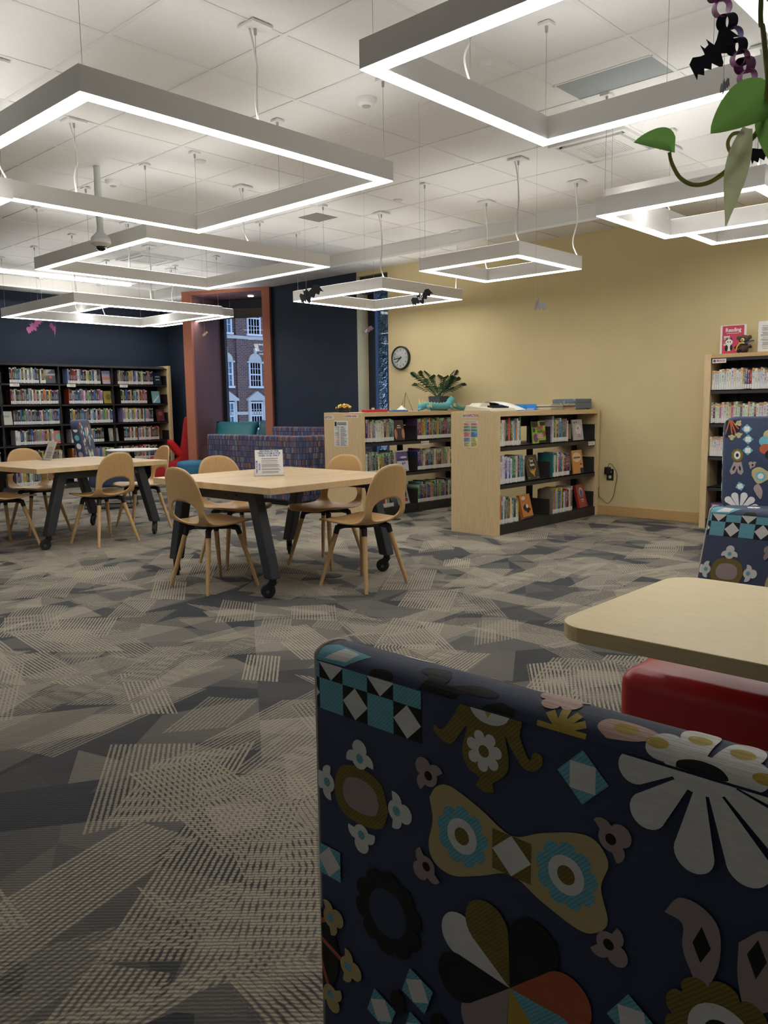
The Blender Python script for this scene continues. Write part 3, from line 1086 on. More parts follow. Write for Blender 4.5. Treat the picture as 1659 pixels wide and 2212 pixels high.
def chair_shell():
    """Moulded plywood shell: seat and back in one sheet with an oval opening low in the back."""
    half = [(0.0, 0.11), (0.015, 0.155), (0.05, 0.196), (0.11, 0.22), (0.2, 0.232), (0.32, 0.232), (0.42, 0.222), (0.5, 0.21), (0.58, 0.203), (0.66, 0.198),
            (0.74, 0.186), (0.80, 0.168), (0.84, 0.145), (0.872, 0.11), (0.888, 0.07), (0.895, 0.03)]
    k = LT / 0.895
    half = [(s * k, u) for s, u in half]
    outl = catmull([(u, s) for s, u in half], 4)
    right = [(p[0], p[1]) for p in outl]
    left = [(-u, s) for u, s in reversed(right)]
    outline = right + left
    s0, hs, hu = 0.56 * k, 0.086, 0.15
    R = 12
    n = len(outline)
    vs, fs = [], []
    for j in range(R + 1):
        t = j / R
        for (u, s) in outline:
            a = math.atan2((s - s0) / hs, u / hu)
            ca, sa = math.cos(a), math.sin(a)
            q = (abs(ca) ** 2.4 + abs(sa) ** 2.4) ** (-1 / 2.4)
            hu_, hs_ = hu * q * ca, s0 + hs * q * sa
            uu, ss = hu_ + (u - hu_) * t, hs_ + (s - hs_) * t
            p = prof_at(ss)
            back = min(max((ss - 0.42) / 0.2, 0), 1)
            y = p.x + back * 0.95 * uu * uu
            z = p.y + (1 - back) * 0.42 * uu * uu - (1 - min(ss / 0.1, 1)) * 0.012
            vs.append((uu, y, z))
    for j in range(R):
        for i in range(n):
            fs.append((j * n + i, j * n + (i + 1) % n, (j + 1) * n + (i + 1) % n, (j + 1) * n + i))
    return vs, fs


def make_chair(label, loc, rz):
    """Local +Y is the way the chair faces."""
    root = thing('plywood_chair', label, 'chair', loc, rz, 'moulded plywood chairs')
    vs, fs = chair_shell()
    sh = MB().add(vs, fs).build('shell', OAK, root, smooth=True)
    md = sh.modifiers.new('thickness', 'SOLIDIFY')
    md.thickness = 0.011
    md.offset = 0
    uf = MB()
    uf.lathe([(0.06, 0.402), (0.11, 0.408), (0.12, 0.426)], 20, (0, 0.0, 0))
    for sx in (-1, 1):
        for sy in (-1, 1):
            uf.tube([(0, 0.0, 0.412), (sx * 0.09, sy * 0.085, 0.412), (sx * 0.126, sy * 0.12, 0.402)], [0.018, 0.018, 0.02], 8)
    uf.build('underframe', BLACK, root, smooth=True, angle=50)
    for sx in (-1, 1):
        for sy in (-1, 1):
            a, f_ = Vector((sx * 0.122, sy * 0.116, 0.41)), Vector((sx * 0.215, sy * 0.205, 0.0))
            d = f_ - a
            leg = MB().tube([a + d * 0.12, a + d * 0.5, f_], [0.0175, 0.016, 0.0115], 12).build('leg', OAKLEG, root, smooth=True, angle=50)
            MB().tube([a, a + d * 0.125], [0.020, 0.0185], 12).build('leg_sleeve', BLACK, leg, smooth=True, angle=50)
    return root


H = math.pi / 2
chair0 = make_chair('plywood chair at the centre table, nearest its left corner', (3.16, 4.53, 0), -H)
dup(chair0, (3.84, 3.77, 0), 0.06, 'plywood chair at the centre table, nearest the nonfiction bookcase')
dup(chair0, (3.78, 5.10, 0), math.pi - 0.1, 'plywood chair behind the centre table, in front of the patterned sofa')
dup(chair0, (4.20, 4.52, 0), H + 0.12, 'plywood chair behind the centre table, in front of the fiction end panel')
dup(chair0, (3.61, 6.86, 0), 0.14, 'plywood chair at the left table with its back to the viewer')
dup(chair0, (2.91, 7.36, 0), -H + 0.2, 'plywood chair cut off by the left edge of the photo')
dup(chair0, (3.52, 7.99, 0), math.pi + 0.05, 'plywood chair on the far side of the left table by the slanted sign')
dup(chair0, (4.34, 7.42, 0), H - 0.15, 'plywood chair behind the left table, beside the white round table')

# ================================================================== MAPLE TABLE AND RED BENCH (right foreground)
mt = thing('laminate_table', 'rounded maple laminate table at the right edge above the red bench', 'table', (2.1, 0.66, 0))


def rounded_rect(x0, x1, y0, y1, r, n=8):
    out = []
    for cx, cy, a0 in ((x1 - r, y1 - r, 0), (x0 + r, y1 - r, 90), (x0 + r, y0 + r, 180), (x1 - r, y0 + r, 270)):
        for k in range(n + 1):
            a = math.radians(a0 + 90 * k / n)
            out.append((cx + r * math.cos(a), cy + r * math.sin(a)))
    return out


poly = rounded_rect(-0.385, 0.36, -0.8, 0.375, 0.09)
MB().prism(poly, lambda u, v, w: (u, v, w), 0.622, 0.66).build('table_top', LAMINATE, mt, bevel=0.0025, seg=2)
MB().cyl((-0.2, -0.5, 0.02), (-0.2, -0.5, 0.622), 0.03, n=20).build('column', STEEL, mt, smooth=True, angle=40)
MB().lathe([(0.02, 0.03), (0.16, 0.014), (0.17, 0.0)], 32, (-0.2, -0.5, 0)).build('base_plate', STEEL, mt, smooth=True, angle=40)

VINYL = mat('red_vinyl', (184, 38, 42), 0.3, var=0.04, scale=5, bump=0.12, bscale=260)
rb = thing('red_bench', 'red vinyl bench under the maple laminate table', 'bench', (2.3, 0.4, 0))
MB().box(-0.22, 0.24, -0.62, 0.64, 0.06, 0.45).build('cushion_block', VINYL, rb, bevel=0.05, seg=5)
bpy.context.view_layer.update()
for o_ in rb.children:
    o_.data.polygons.foreach_set('use_smooth', [True] * len(o_.data.polygons))
MB().box(-0.19, 0.2, -0.58, 0.6, 0.0, 0.06).build('plinth', BLACK, rb)

# ================================================================== PRINTED LOUNGE CHAIRS
FAB = {}


def fabric(name, rgb, twill=False):
    m = bpy.data.materials.new('woven_' + name)
    m.use_nodes = True
    t = NT(m)
    col = lin(rgb)
    tc = t.node('ShaderNodeTexCoord')
    wv = t.node('ShaderNodeTexWave', i_Scale=95.0 if twill else 240.0, i_Distortion=0.6, i_Detail=1.0)
    wv.bands_direction = 'DIAGONAL' if twill else 'Z'
    t.link(tc.outputs['Object'], wv.inputs['Vector'])
    nz = t.node('ShaderNodeTexNoise', i_Scale=220.0, i_Detail=2.0)
    mp = t.node('ShaderNodeMapping')
    mp.inputs['Scale'].default_value = (1, 0.15, 1)
    t.link(tc.outputs['Object'], mp.inputs[0])
    t.link(mp.outputs[0], nz.inputs['Vector'])
    f = t.math('ADD', t.math('MULTIPLY', wv.outputs['Fac'], 0.5), t.math('MULTIPLY', nz.outputs['Fac'], 0.5))
    t.link(t.ramp(f, [(0.15, tuple(v * (0.7 if twill else 0.82) for v in col)), (0.75, tuple(min(1, v * 1.12) for v in col))]), t.b.inputs['Base Color'])
    t.b.inputs['Roughness'].default_value = 0.75
    t.b.inputs['Sheen Weight'].default_value = 0.08
    bp = t.node('ShaderNodeBump', i_Strength=0.25, i_Distance=0.0006)
    t.link(f, bp.inputs['Height'])
    t.link(bp.outputs[0], t.b.inputs['Normal'])
    FAB[name] = m
    return m


for _n, _c, _t in (('navy', (56, 68, 96), 0), ('black', (20, 19, 20), 0), ('teal', (116, 188, 206), 1), ('white', (234, 234, 230), 0), ('olive', (130, 114, 48), 1),
                   ('mauve', (172, 154, 152), 0), ('cream', (200, 182, 128), 0), ('rust', (190, 98, 66), 0), ('pink', (214, 180, 168), 0), ('gold', (196, 170, 74), 0)):
    fabric(_n, _c, bool(_t))
FK = list(FAB)


class Print:
    """Woven motifs: flat outlines (s to the right, t downward from the top seam) laid over a fabric surface, later ones on top."""
    def __init__(self):
        self.items = []

    def poly(self, col, pts, closed=True):
        self.items.append((col, [tuple(p) for p in pts]))

    def rot(self, pts, c, a):
        ca, sa = math.cos(a), math.sin(a)
        return [(c[0] + x * ca - y * sa, c[1] + x * sa + y * ca) for x, y in pts]

    def ell(self, col, c, rx, ry, a=0, n=24):
        self.poly(col, self.rot([(rx * math.cos(2 * math.pi * k / n), ry * math.sin(2 * math.pi * k / n)) for k in range(n)], c, a))

    def flower(self, col, c, r, petals, depth=0.22, a=0, n=10, sq=1.0):
        pts = []
        for k in range(petals * n):
            th = 2 * math.pi * k / (petals * n)
            rr = r * (1 - depth + depth * abs(math.sin(petals * th / 2)) ** 0.55)
            pts.append((rr * math.cos(th) * sq, rr * math.sin(th)))
        self.poly(col, self.rot(pts, c, a))

    def square(self, c, h, a=0.0):
        """Teal square with a white square turned inside it."""
        q = [(-h, -h), (h, -h), (h, h), (-h, h)]
        self.poly('teal', self.rot(q, c, a))
        self.poly('white', self.rot([(0, -h), (h, 0), (0, h), (-h, 0)], c, a))

    def tulip(self, col, dot, c, r, a):
        """Three-lobed blossom opening away from angle a."""
        pts = []
        for k in range(40):
            th = -math.pi + 2 * math.pi * k / 40
            if abs(th) < 1.9:
                rr = r * (0.62 + 0.48 * abs(math.cos(th * 1.65)) ** 0.8)
            else:
                rr = r * 0.62
            pts.append((rr * math.cos(th), rr * math.sin(th)))
        self.poly(col, self.rot(pts, c, a))
        self.ell(dot, c, r * 0.27, r * 0.27, n=16)

    def petal(self, col, c, ln, w, a, n=16):
        """Drop-shaped petal with its point at c."""
        pts = [(0, 0)]
        for k in range(n + 1):
            th = -math.pi * 0.62 + math.pi * 1.24 * k / n
            pts.append((ln - w + w * math.cos(th), w * math.sin(th)))
        self.poly(col, self.rot(pts, c, a))

    def smooth(self, col, pts, n=5):
        p = [Vector((*q, 0)) for q in pts]
        c = catmull(p + [p[0]], n)[:-1]
        self.poly(col, [(v.x, v.y) for v in c])

    def lay(self, name, parent, fn, cuts_t=(), cuts_s=(), lim=None, step=0.0003):
        """fn(s, t, offset) gives the 3D point; outlines are cut along cut lines so they follow curved zones; lim clips to (s0, s1, t0, t1)."""
        vs, fs, ms = [], [], []
        for li, (col, pts) in enumerate(self.items):
            bm = bmesh.new()
            bv = [bm.verts.new((p[0], p[1], 0)) for p in pts]
            try:
                bm.faces.new(bv)
            except ValueError:
                bm.free()
                continue
            if lim:
                for co, no in (((lim[0], 0, 0), (-1, 0, 0)), ((lim[1], 0, 0), (1, 0, 0)), ((0, lim[2], 0), (0, -1, 0)), ((0, lim[3], 0), (0, 1, 0))):
                    bmesh.ops.bisect_plane(bm, geom=bm.verts[:] + bm.edges[:] + bm.faces[:], plane_co=co, plane_no=no, clear_outer=True)
            bmesh.ops.triangulate(bm, faces=bm.faces[:])
            for c in cuts_t:
                bmesh.ops.bisect_plane(bm, geom=bm.verts[:] + bm.edges[:] + bm.faces[:], plane_co=(0, c, 0), plane_no=(0, 1, 0))
            for c in cuts_s:
                bmesh.ops.bisect_plane(bm, geom=bm.verts[:] + bm.edges[:] + bm.faces[:], plane_co=(c, 0, 0), plane_no=(1, 0, 0))
            bm.verts.index_update()
            o = len(vs)
            off = 0.0004 + step * li
            vs += [fn(v.co.x, v.co.y, off) for v in bm.verts]
            for f in bm.faces:
                fs.append(tuple(v.index + o for v in f.verts))
                ms.append(FK.index(col))
            bm.free()
        me = bpy.data.meshes.new(name)
        me.from_pydata([tuple(v) for v in vs], [], fs)
        for k in FK:
            me.materials.append(FAB[k])
        me.polygons.foreach_set('material_index', ms)
        me.update()
        o = link_obj(name, me, parent)
        o['kind'] = 'stuff'
        return o

def face_print():
    P = Print()
    # check border at the upper left corner: squares of 53 mm
    c = 0.0532
    sx0 = 0.0175
    for k in range(-1, 4):
        s = sx0 + k * c
        for row, (t0, t1) in enumerate(((0.0125, 0.0635), (-0.0385, 0.0125))):
            teal = (k + row) % 2 == 0
            P.poly('teal' if teal else 'black', [(s, t0), (s + c, t0), (s + c, t1), (s, t1)])
            if not teal:
                m = (t0 + t1) / 2
                P.poly('white', [(s + c / 2, t0), (s + c, m), (s + c / 2, t1), (s, m)])
    for t in (0.09, 0.118, 0.147):
        P.poly('rust', [(0.0, t - 0.006), (0.009, t - 0.006), (0.009, t + 0.006), (0.0, t + 0.006)])
    # oval with four blossoms
    o = (0.1062, 0.184)
    P.smooth('olive', [(o[0] + x * 0.0585, o[1] + y * 0.047) for x, y in ((1, 0.15), (0.75, 0.8), (0, 1), (-0.75, 0.8), (-1, 0.1), (-0.75, -0.75), (0, -1), (0.75, -0.7))])
    P.smooth('mauve', [(o[0] + x * 0.039, o[1] + y * 0.028) for x, y in ((1, 0.15), (0.75, 0.8), (0, 1), (-0.75, 0.8), (-1, 0.1), (-0.75, -0.75), (0, -1), (0.75, -0.7))])
    for q, a in (((0.1055, 0.123), -H), ((0.0305, 0.1845), math.pi), ((0.1815, 0.182), 0), ((0.107, 0.2475), H)):
        P.tulip('white', 'teal', q, 0.0275, a)
    # olive creature
    P.smooth('olive', [(0.305, -0.022), (0.393, -0.022), (0.3968, 0.006), (0.411, 0.033), (0.4177, 0.0216), (0.4292, 0.0225), (0.4293, 0.036), (0.4146, 0.0475), (0.4, 0.045),
                       (0.383, 0.0255), (0.374, 0.012), (0.379, 0.036), (0.3785, 0.0585), (0.3651, 0.075), (0.3547, 0.083), (0.3563, 0.094), (0.3428, 0.099), (0.3275, 0.094),
                       (0.3335, 0.081), (0.3158, 0.0746), (0.304, 0.0516), (0.3119, 0.014), (0.288, 0.045), (0.2717, 0.0474), (0.255, 0.037), (0.2560, 0.027), (0.2677, 0.031),
                       (0.285, 0.012)], 4)
    P.flower('white', (0.3403, 0.0423), 0.029, 7, 0.35, 0.3)
    P.ell('olive', (0.3403, 0.0423), 0.0085, 0.0085)
    P.ell('white', (0.349, -0.018), 0.032, 0.021)
    P.poly('gold', [(0.331, -0.03), (0.363, -0.03), (0.347, -0.006)])
    # turned square
    P.square((0.4865, 0.0325), 0.0245, 0.78)
    # bow
    P.smooth('cream', [(0.246, 0.138), (0.259, 0.118), (0.284, 0.1095), (0.335, 0.125), (0.3845, 0.145), (0.43, 0.125), (0.478, 0.107), (0.506, 0.107), (0.523, 0.13), (0.514, 0.164),
                       (0.524, 0.204), (0.509, 0.225), (0.484, 0.232), (0.43, 0.217), (0.3845, 0.2), (0.335, 0.222), (0.287, 0.241), (0.254, 0.2336), (0.2437, 0.209), (0.2517, 0.171)], 5)
    for q, r in (((0.3038, 0.1762), 0.044), ((0.4665, 0.167), 0.044)):
        P.flower('teal', q, r, 9, 0.2, 0.2)
        P.ell('white', q, 0.0255, 0.0255)
        P.ell('olive', q, 0.0125, 0.0125)
    P.poly('olive', [(0.3553, 0.145), (0.4158, 0.145), (0.4158, 0.2015), (0.3553, 0.2015)])
    P.poly('white', [(0.3855, 0.145), (0.4158, 0.173), (0.3855, 0.2015), (0.3553, 0.173)])
    for q, a in (((0.2445, 0.1065), -2.3), ((0.2395, 0.2465), 2.4), ((0.5255, 0.097), -0.6), ((0.526, 0.232), 0.7)):
        P.tulip('mauve', 'black', q, 0.026, a)
    # black ring flower
    P.flower('black', (0.1615, 0.3545), 0.069, 10, 0.16, 0.1)
    P.ell('navy', (0.1615, 0.3545), 0.0385, 0.0385)
    # left edge: square, dark arc with orange stems
    P.square((0.0335, 0.3205), 0.026, 0)
    P.ell('black', (-0.004, 0.487), 0.055, 0.075)
    for a, b in (((0.0, 0.44), (0.034, 0.42)), ((0.0, 0.462), (0.07, 0.487)), ((0.0, 0.49), (0.03, 0.558))):
        d = Vector((b[0] - a[0], b[1] - a[1])).normalized() * 0.004
        P.poly('rust', [(a[0] + d.y, a[1] - d.x), (b[0] + d.y, b[1] - d.x), (b[0] - d.y, b[1] + d.x), (a[0] - d.y, a[1] + d.x)])
    for q, a in (((0.034, 0.4186), -0.3), ((0.0725, 0.487), 0.1), ((0.0295, 0.5588), 1.2)):
        P.tulip('cream', 'teal', q, 0.028, a)
    # fan of petals
    f = (0.3856, 0.362)
    for col, a, ln, w in (('white', -2.72, 0.125, 0.033), ('olive', -2.06, 0.118, 0.036), ('black', -1.13, 0.122, 0.038), ('rust', -0.3, 0.125, 0.037), ('teal', 0.42, 0.115, 0.034),
                          ('gold', 1.2, 0.115, 0.034), ('mauve', 2.1, 0.125, 0.038), ('black', 2.83, 0.128, 0.036)):
        P.petal(col, f, ln, w, a)
    for q in ((0.2215, 0.452), (0.1467, 0.524), (0.2215, 0.524), (0.56, 0.315)):
        P.square(q, 0.024, 0.35 if q[0] < 0.5 else 0.6)
    for q in ((0.1814, 0.4907), (0.262, 0.487)):
        P.ell('black', q, 0.015, 0.02)
    # leaves and eye flower
    P.smooth('mauve', [(0.594, 0.158), (0.61, 0.134), (0.636, 0.134), (0.6555, 0.153), (0.656, 0.196), (0.64, 0.232), (0.625, 0.213), (0.616, 0.19), (0.6149, 0.163)], 4)
    P.poly('black', [(0.6365, 0.157), (0.6475, 0.1784), (0.6366, 0.2003), (0.6271, 0.1798)])
    P.smooth('mauve', [(0.676, 0.157), (0.703, 0.131), (0.728, 0.15), (0.725, 0.2), (0.69, 0.232), (0.677, 0.2)], 4)
    P.poly('black', [(0.6954, 0.145), (0.705, 0.166), (0.695, 0.19), (0.685, 0.166)])
    P.flower('olive', (0.663, 0.277), 0.066, 10, 0.16, 0)
    P.ell('white', (0.663, 0.277), 0.038, 0.038)
    P.ell('black', (0.663, 0.277), 0.02, 0.02)
    P.flower('teal', (0.74, 0.40), 0.05, 8, 0.2)
    P.petal('white', (0.52, 0.52), 0.12, 0.036, 0.4)
    P.petal('cream', (0.52, 0.52), 0.12, 0.036, -0.5)
    P.petal('olive', (0.52, 0.52), 0.12, 0.036, 1.3)
    # large white daisy hanging from the seam
    d = (0.630, -0.024)
    for a, ln, w in ((2.86, 0.099, 0.0195), (2.28, 0.112, 0.0215), (1.62, 0.122, 0.0225), (1.05, 0.128, 0.0235), (0.52, 0.13, 0.0235), (0.05, 0.12, 0.02)):
        P.petal('white', d, ln, w, a)
    P.ell('white', d, 0.04, 0.03)
    return P


def roll_print():
    """Motifs on the top panel of the near chair: t runs negative over the rounded top."""
    P = Print()
    P.poly('teal', [(0.0, -0.046), (0.0, -0.016), (0.075, -0.018), (0.112, -0.052), (0.03, -0.06)])
    P.poly('white', [(0.028, -0.024), (0.052, -0.055), (0.088, -0.05), (0.076, -0.028)])
    P.ell('white', (0.17, -0.085), 0.028, 0.006)
    P.smooth('black', [(0.128, -0.016), (0.135, -0.032), (0.168, -0.034), (0.172, -0.016)], 3)
    P.smooth('black', [(0.225, -0.016), (0.232, -0.045), (0.212, -0.05), (0.215, -0.062), (0.25, -0.068), (0.265, -0.052), (0.268, -0.038), (0.31, -0.052), (0.345, -0.05),
                       (0.35, -0.042), (0.33, -0.036), (0.30, -0.032), (0.285, -0.016)], 4)
    P.poly('black', [(0.336, -0.016), (0.342, -0.026), (0.362, -0.036), (0.388, -0.03), (0.385, -0.016)])
    for k in range(5):
        P.poly('rust', [(0.30 + k * 0.014, -0.088), (0.31 + k * 0.014, -0.094), (0.318 + k * 0.014, -0.088), (0.31 + k * 0.014, -0.083)])
    P.flower('pink', (0.43, -0.075), 0.028, 5, 0.3, sq=1.2)
    for a in (0.0, -0.6, -1.15, -1.75, -2.35, math.pi):
        P.poly('gold', P.rot([(0, -0.005), (0.034, -0.006), (0.034, 0.006), (0, 0.005)], (0.455, -0.02), a))
    P.smooth('pink', [(0.515, -0.028), (0.497, -0.042), (0.505, -0.058), (0.54, -0.06), (0.572, -0.052), (0.552, -0.036)], 4)
    P.ell('gold', (0.531, -0.049), 0.016, 0.007)
    d = (0.628, -0.024)
    for q, a in (((0.572, -0.042), 3.5), ((0.612, -0.062), -1.85), ((0.66, -0.058), -0.95), ((0.692, -0.034), -0.3)):
        P.petal('white', d, 0.07, 0.021, math.atan2(q[1] - d[1], q[0] - d[0]))
        P.ell('gold', q, 0.0135, 0.0075)
    P.ell('white', d, 0.045, 0.018)
    P.smooth('black', [(0.6, -0.016), (0.602, -0.027), (0.623, -0.034), (0.648, -0.03), (0.654, -0.016)], 4)
    return P


RA, RB = 0.042, 0.021         # half thickness and crown of the rounded top
TS = -0.015                   # seam line of the print
ARC = 0.105


def lounge(label, loc, rz, zs, lean, seat_dir, roll, name='lounge_chair'):
    """Low lounge chair. Local: printed face looks toward -x, s runs from +y to -y, width 0.8."""
    root = thing(name, label, 'armchair', loc, rz, 'printed lounge chairs')
    sh = lambda x, y, z: (x + lean * (z - zs), y, z)
    zb = 0.13

    def section(inset):
        pts = [(-RA + inset, zb + inset), (-RA + inset, zs)]
        n = 12
        pts += [(-(RA - inset) * math.cos(math.pi * k / n), zs + (RB - inset * 0.5) * math.sin(math.pi * k / n)) for k in range(1, n)]
        pts += [(RA - inset, zs), (RA - inset, zb + inset)]
        return pts
    rings = []
    re = 0.016
    for k in range(5):
        a = k / 4 * H
        rings.append((0.4 - re * (1 - math.sin(a)), re * (1 - math.cos(a))))
    rings = [(0.4 - re + re * math.sin(H * (4 - k) / 4), re * (1 - math.cos(H * (4 - k) / 4))) for k in range(5)]
    rings += [(-y, i) for y, i in reversed(rings)]
    b = MB()
    secs = [[sh(x, y, z) for x, z in section(i)] for y, i in rings]
    n = len(secs[0])
    vs = [p for s in secs for p in s]
    fs = [(q * n + k, q * n + (k + 1) % n, (q + 1) * n + (k + 1) % n, (q + 1) * n + k) for q in range(len(secs) - 1) for k in range(n)]
    fs += [tuple(range(n)), tuple(range((len(secs) - 1) * n, len(secs) * n))]
    b.add(vs, fs)
    back = b.build('backrest', FAB['navy'], root, smooth=True, angle=50)

    def surf(s, t, off):
        y = 0.4 - s
        e = max(0, 0.016 - s)
        ins = 0.016 - math.sqrt(max(0, 0.016 ** 2 - e * e)) if e else 0
        if t >= TS:
            z = zs + TS - t
            return sh(-RA - off + ins, y, z)
        f = math.pi * (TS - t) / ARC
        return sh(-(RA + off) * math.cos(f) + ins * math.cos(f), y, zs + (RB + off) * math.sin(f) - ins * 0.5)
    lim = (0.004, 0.79, TS + 0.0008, 0.62)
    face_print().lay('woven_motifs', back, surf, (), (0.005, 0.009, 0.013, 0.017), lim, 0.00006)
    if roll:
        cuts = [TS - ARC * k / 14 for k in range(1, 14)]
        roll_print().lay('woven_motifs_top', back, surf, cuts, (0.005, 0.009, 0.013, 0.017), (0.004, 0.79, TS - ARC + 0.004, TS - 0.0006), 0.00006)
    # stitched seam and piping round the end
    MB().tube([surf(0.012, TS, 0.0002), surf(0.79, TS, 0.0002)], 0.0011, 6).build('seam', mat('seam_thread', (62, 74, 104), 0.8), back)
    pip = [sh(-RA + 0.004, 0.391, zb + 0.02 + (zs - zb - 0.02) * k / 8) for k in range(9)]
    pip += [sh(-(RA - 0.002) * math.cos(math.pi * k / 10), 0.392, zs + (RB - 0.001) * math.sin(math.pi * k / 10)) for k in range(1, 10)]
    MB().tube([(p[0], p[1] + 0.004, p[2]) for p in pip], 0.0032, 6).build('piping', mat('cream_piping', (206, 202, 188), 0.7), back, smooth=True)
    d = seat_dir
    x0 = (RA if d > 0 else -RA + lean * (0.45 - zs)) + d * 0.004
    dep = 0.5 if d > 0 else 0.3
    xa, xb = sorted((x0, x0 + d * dep))
    st = MB().box(xa, xb, -0.39, 0.39, 0.16, 0.43).build('seat', FAB['navy'], root, bevel=0.035, seg=4)
    st.data.polygons.foreach_set('use_smooth', [True] * len(st.data.polygons))
    P = Print()
    for q in ((0.12, 0.12), (0.3, 0.3), (0.5, 0.14), (0.66, 0.32)):
        P.flower('white', q, 0.05, 8, 0.25)
        P.ell('gold', q, 0.018, 0.018)
    P.lay('seat_motifs', st, lambda s, t, off: (xa + t + 0.03, 0.39 - s, 0.43 + off), lim=(0.04, 0.74, 0.02, dep - 0.08))
    for x in (xa + 0.06, xb - 0.06):
        for y in (-0.33, 0.33):
            MB().cyl((x, y, 0.0), (x, y, 0.16), 0.014, 0.02, 12).build('leg', BLACK, root)
    return root


lounge('navy floral lounge chair in the foreground, seen from behind', (0.882, 0.545, 0), 0, 0.80, 0.0, 1, True)
lounge('navy floral lounge chair with check border behind the maple laminate table', (3.09, 0.765, 0), 0, 0.785, 0.40, -1, True)


def tall_chair(label, loc, rz):
    """High-back lounge chair. Local: sitter faces -x; back leans to +x."""
    root = thing('high_back_chair', label, 'armchair', loc, rz, 'printed high-back chairs')
    lean = 0.16
    z0, z1, w = 0.40, 1.09, 0.33
    sh = lambda x, y, z: (x + lean * (z - 0.45), y, z)
    pol = rounded_rect(-w, w, z0, z1, 0.085, 6)
    bk = MB().prism(pol, lambda u, v, q: sh(q, u, v), 0.0, 0.10).build('backrest', FAB['navy'], root, bevel=0.018, seg=3)
    bk.data.polygons.foreach_set('use_smooth', [True] * len(bk.data.polygons))
    bk.data.set_sharp_from_angle(angle=math.radians(50))
    P = Print()
    zt = 1.075
    for s, z in ((0.155, 1.0), (0.165, 0.925), (0.165, 0.845)):
        P.square((s, zt - z), 0.0255, 0.785)
    P.smooth('black', [(0.0, 0.14), (0.0, 0.03), (0.03, 0.0), (0.1, 0.0), (0.11, 0.08), (0.07, 0.13)], 3)
    for q in ((0.005, 0.13), (0.055, 0.11), (0.1, 0.075), (0.085, 0.12)):
        d = Vector((q[0] - 0.04, q[1] - 0.0)).normalized() * 0.0045
        P.poly('rust', [(0.04 + d.y, -d.x), (q[0] + d.y, q[1] - d.x), (q[0] - d.y, q[1] + d.x), (0.04 - d.y, d.x)])
    for q, a in (((0.055, 0.13), 1.6), ((0.1, 0.115), 1.5), ((0.095, 0.03), 0.9)):
        P.tulip('cream', 'teal', q, 0.024, a)
    P.flower('olive', (0.095, 0.265), 0.048, 10, 0.18, sq=0.85)
    P.ell('white', (0.095, 0.265), 0.022, 0.03)
    P.ell('black', (0.095, 0.265), 0.01, 0.014)
    for q, a in (((0.075, 0.36), 0.35), ((0.115, 0.36), -0.2)):
        P.poly('mauve', P.rot([(-0.018, -0.045), (0.018, -0.045), (0.02, 0.03), (0, 0.05), (-0.02, 0.03)], q, a))
        P.ell('black', q, 0.007, 0.018, a)
    f = (0.36, 0.185)
    for col, a in (('cream', -2.3), ('teal', -2.9), ('rust', 2.75), ('black', 2.1), ('olive', -1.6), ('white', -0.9), ('mauve', 1.4), ('teal', 0.4)):
        P.petal(col, f, 0.125, 0.036, a)
    P.tulip('mauve', 'black', (0.2, 0.335), 0.028, -2.5)
    P.smooth('cream', [(0.195, 0.41), (0.2, 0.37), (0.25, 0.35), (0.33, 0.39), (0.42, 0.35), (0.46, 0.4), (0.43, 0.46), (0.33, 0.43), (0.24, 0.47)], 4)
    for q in ((0.255, 0.415), (0.40, 0.405)):
        P.flower('teal', q, 0.036, 9, 0.2)
        P.ell('white', q, 0.02, 0.02)
    P.flower('rust', (0.52, 0.08), 0.04, 8, 0.6)
    P.square((0.58, 0.2), 0.026, 0.7)
    P.square((0.12, 0.49), 0.024, 0.5)
    d = (0.12, 0.66)
    for a in (-2.4, -1.9, -1.3, -0.75, -0.2):
        P.petal('white', d, 0.13, 0.024, a)
    P.smooth('mauve', [(0.23, 0.55), (0.21, 0.5), (0.24, 0.47), (0.27, 0.52), (0.26, 0.58)], 4)
    P.lay('woven_motifs', bk, lambda s, t, off: sh(-off, w - s, zt - t), lim=(0.012, 0.645, 0.012, 0.66), step=0.00008)
    Q = Print()
    for k, col in enumerate(('white', 'teal', 'white', 'mauve', 'white', 'cream')):
        Q.ell(col, (0.05, 0.1 + k * 0.1), 0.026, 0.034)
    Q.lay('side_motifs', bk, lambda s, t, off: sh(s, w + off, zt - t), lim=(0.024, 0.076, 0.1, 0.58))
    st = MB().box(-0.52, 0.02, -w, w, 0.27, 0.45).build('seat', FAB['navy'], root, bevel=0.045, seg=4)
    st.data.polygons.foreach_set('use_smooth', [True] * len(st.data.polygons))
    P2 = Print()
    for q in ((0.14, 0.12), (0.36, 0.2), (0.55, 0.1), (0.2, 0.34), (0.5, 0.36)):
        P2.flower('white', q, 0.045, 8, 0.25)
        P2.ell('gold', q, 0.015, 0.015)
    P2.lay('seat_motifs', st, lambda s, t, off: (-0.5 + t, w - s, 0.45 + off), lim=(0.06, 0.6, 0.05, 0.47))
    sl = MB()
    for y in (-0.24, 0.24):
        sl.tube([(-0.42, y * 0.8, 0.27), (-0.46, y, 0.012), (0.1, y, 0.012), (0.04, y * 0.8, 0.27)], 0.009, 8)
    sl.tube([(-0.46, -0.24, 0.012), (-0.46, 0.24, 0.012)], 0.009, 8)
    sl.build('sled_base', BLACK, root)
    return root


tall_chair('navy floral high-back chair in front of the manga bookcase', (6.15, 1.90, 0), math.radians(24))
tall_chair('navy floral high-back chair behind the left table, turned sideways', (4.90, 9.46, 0), math.radians(141))

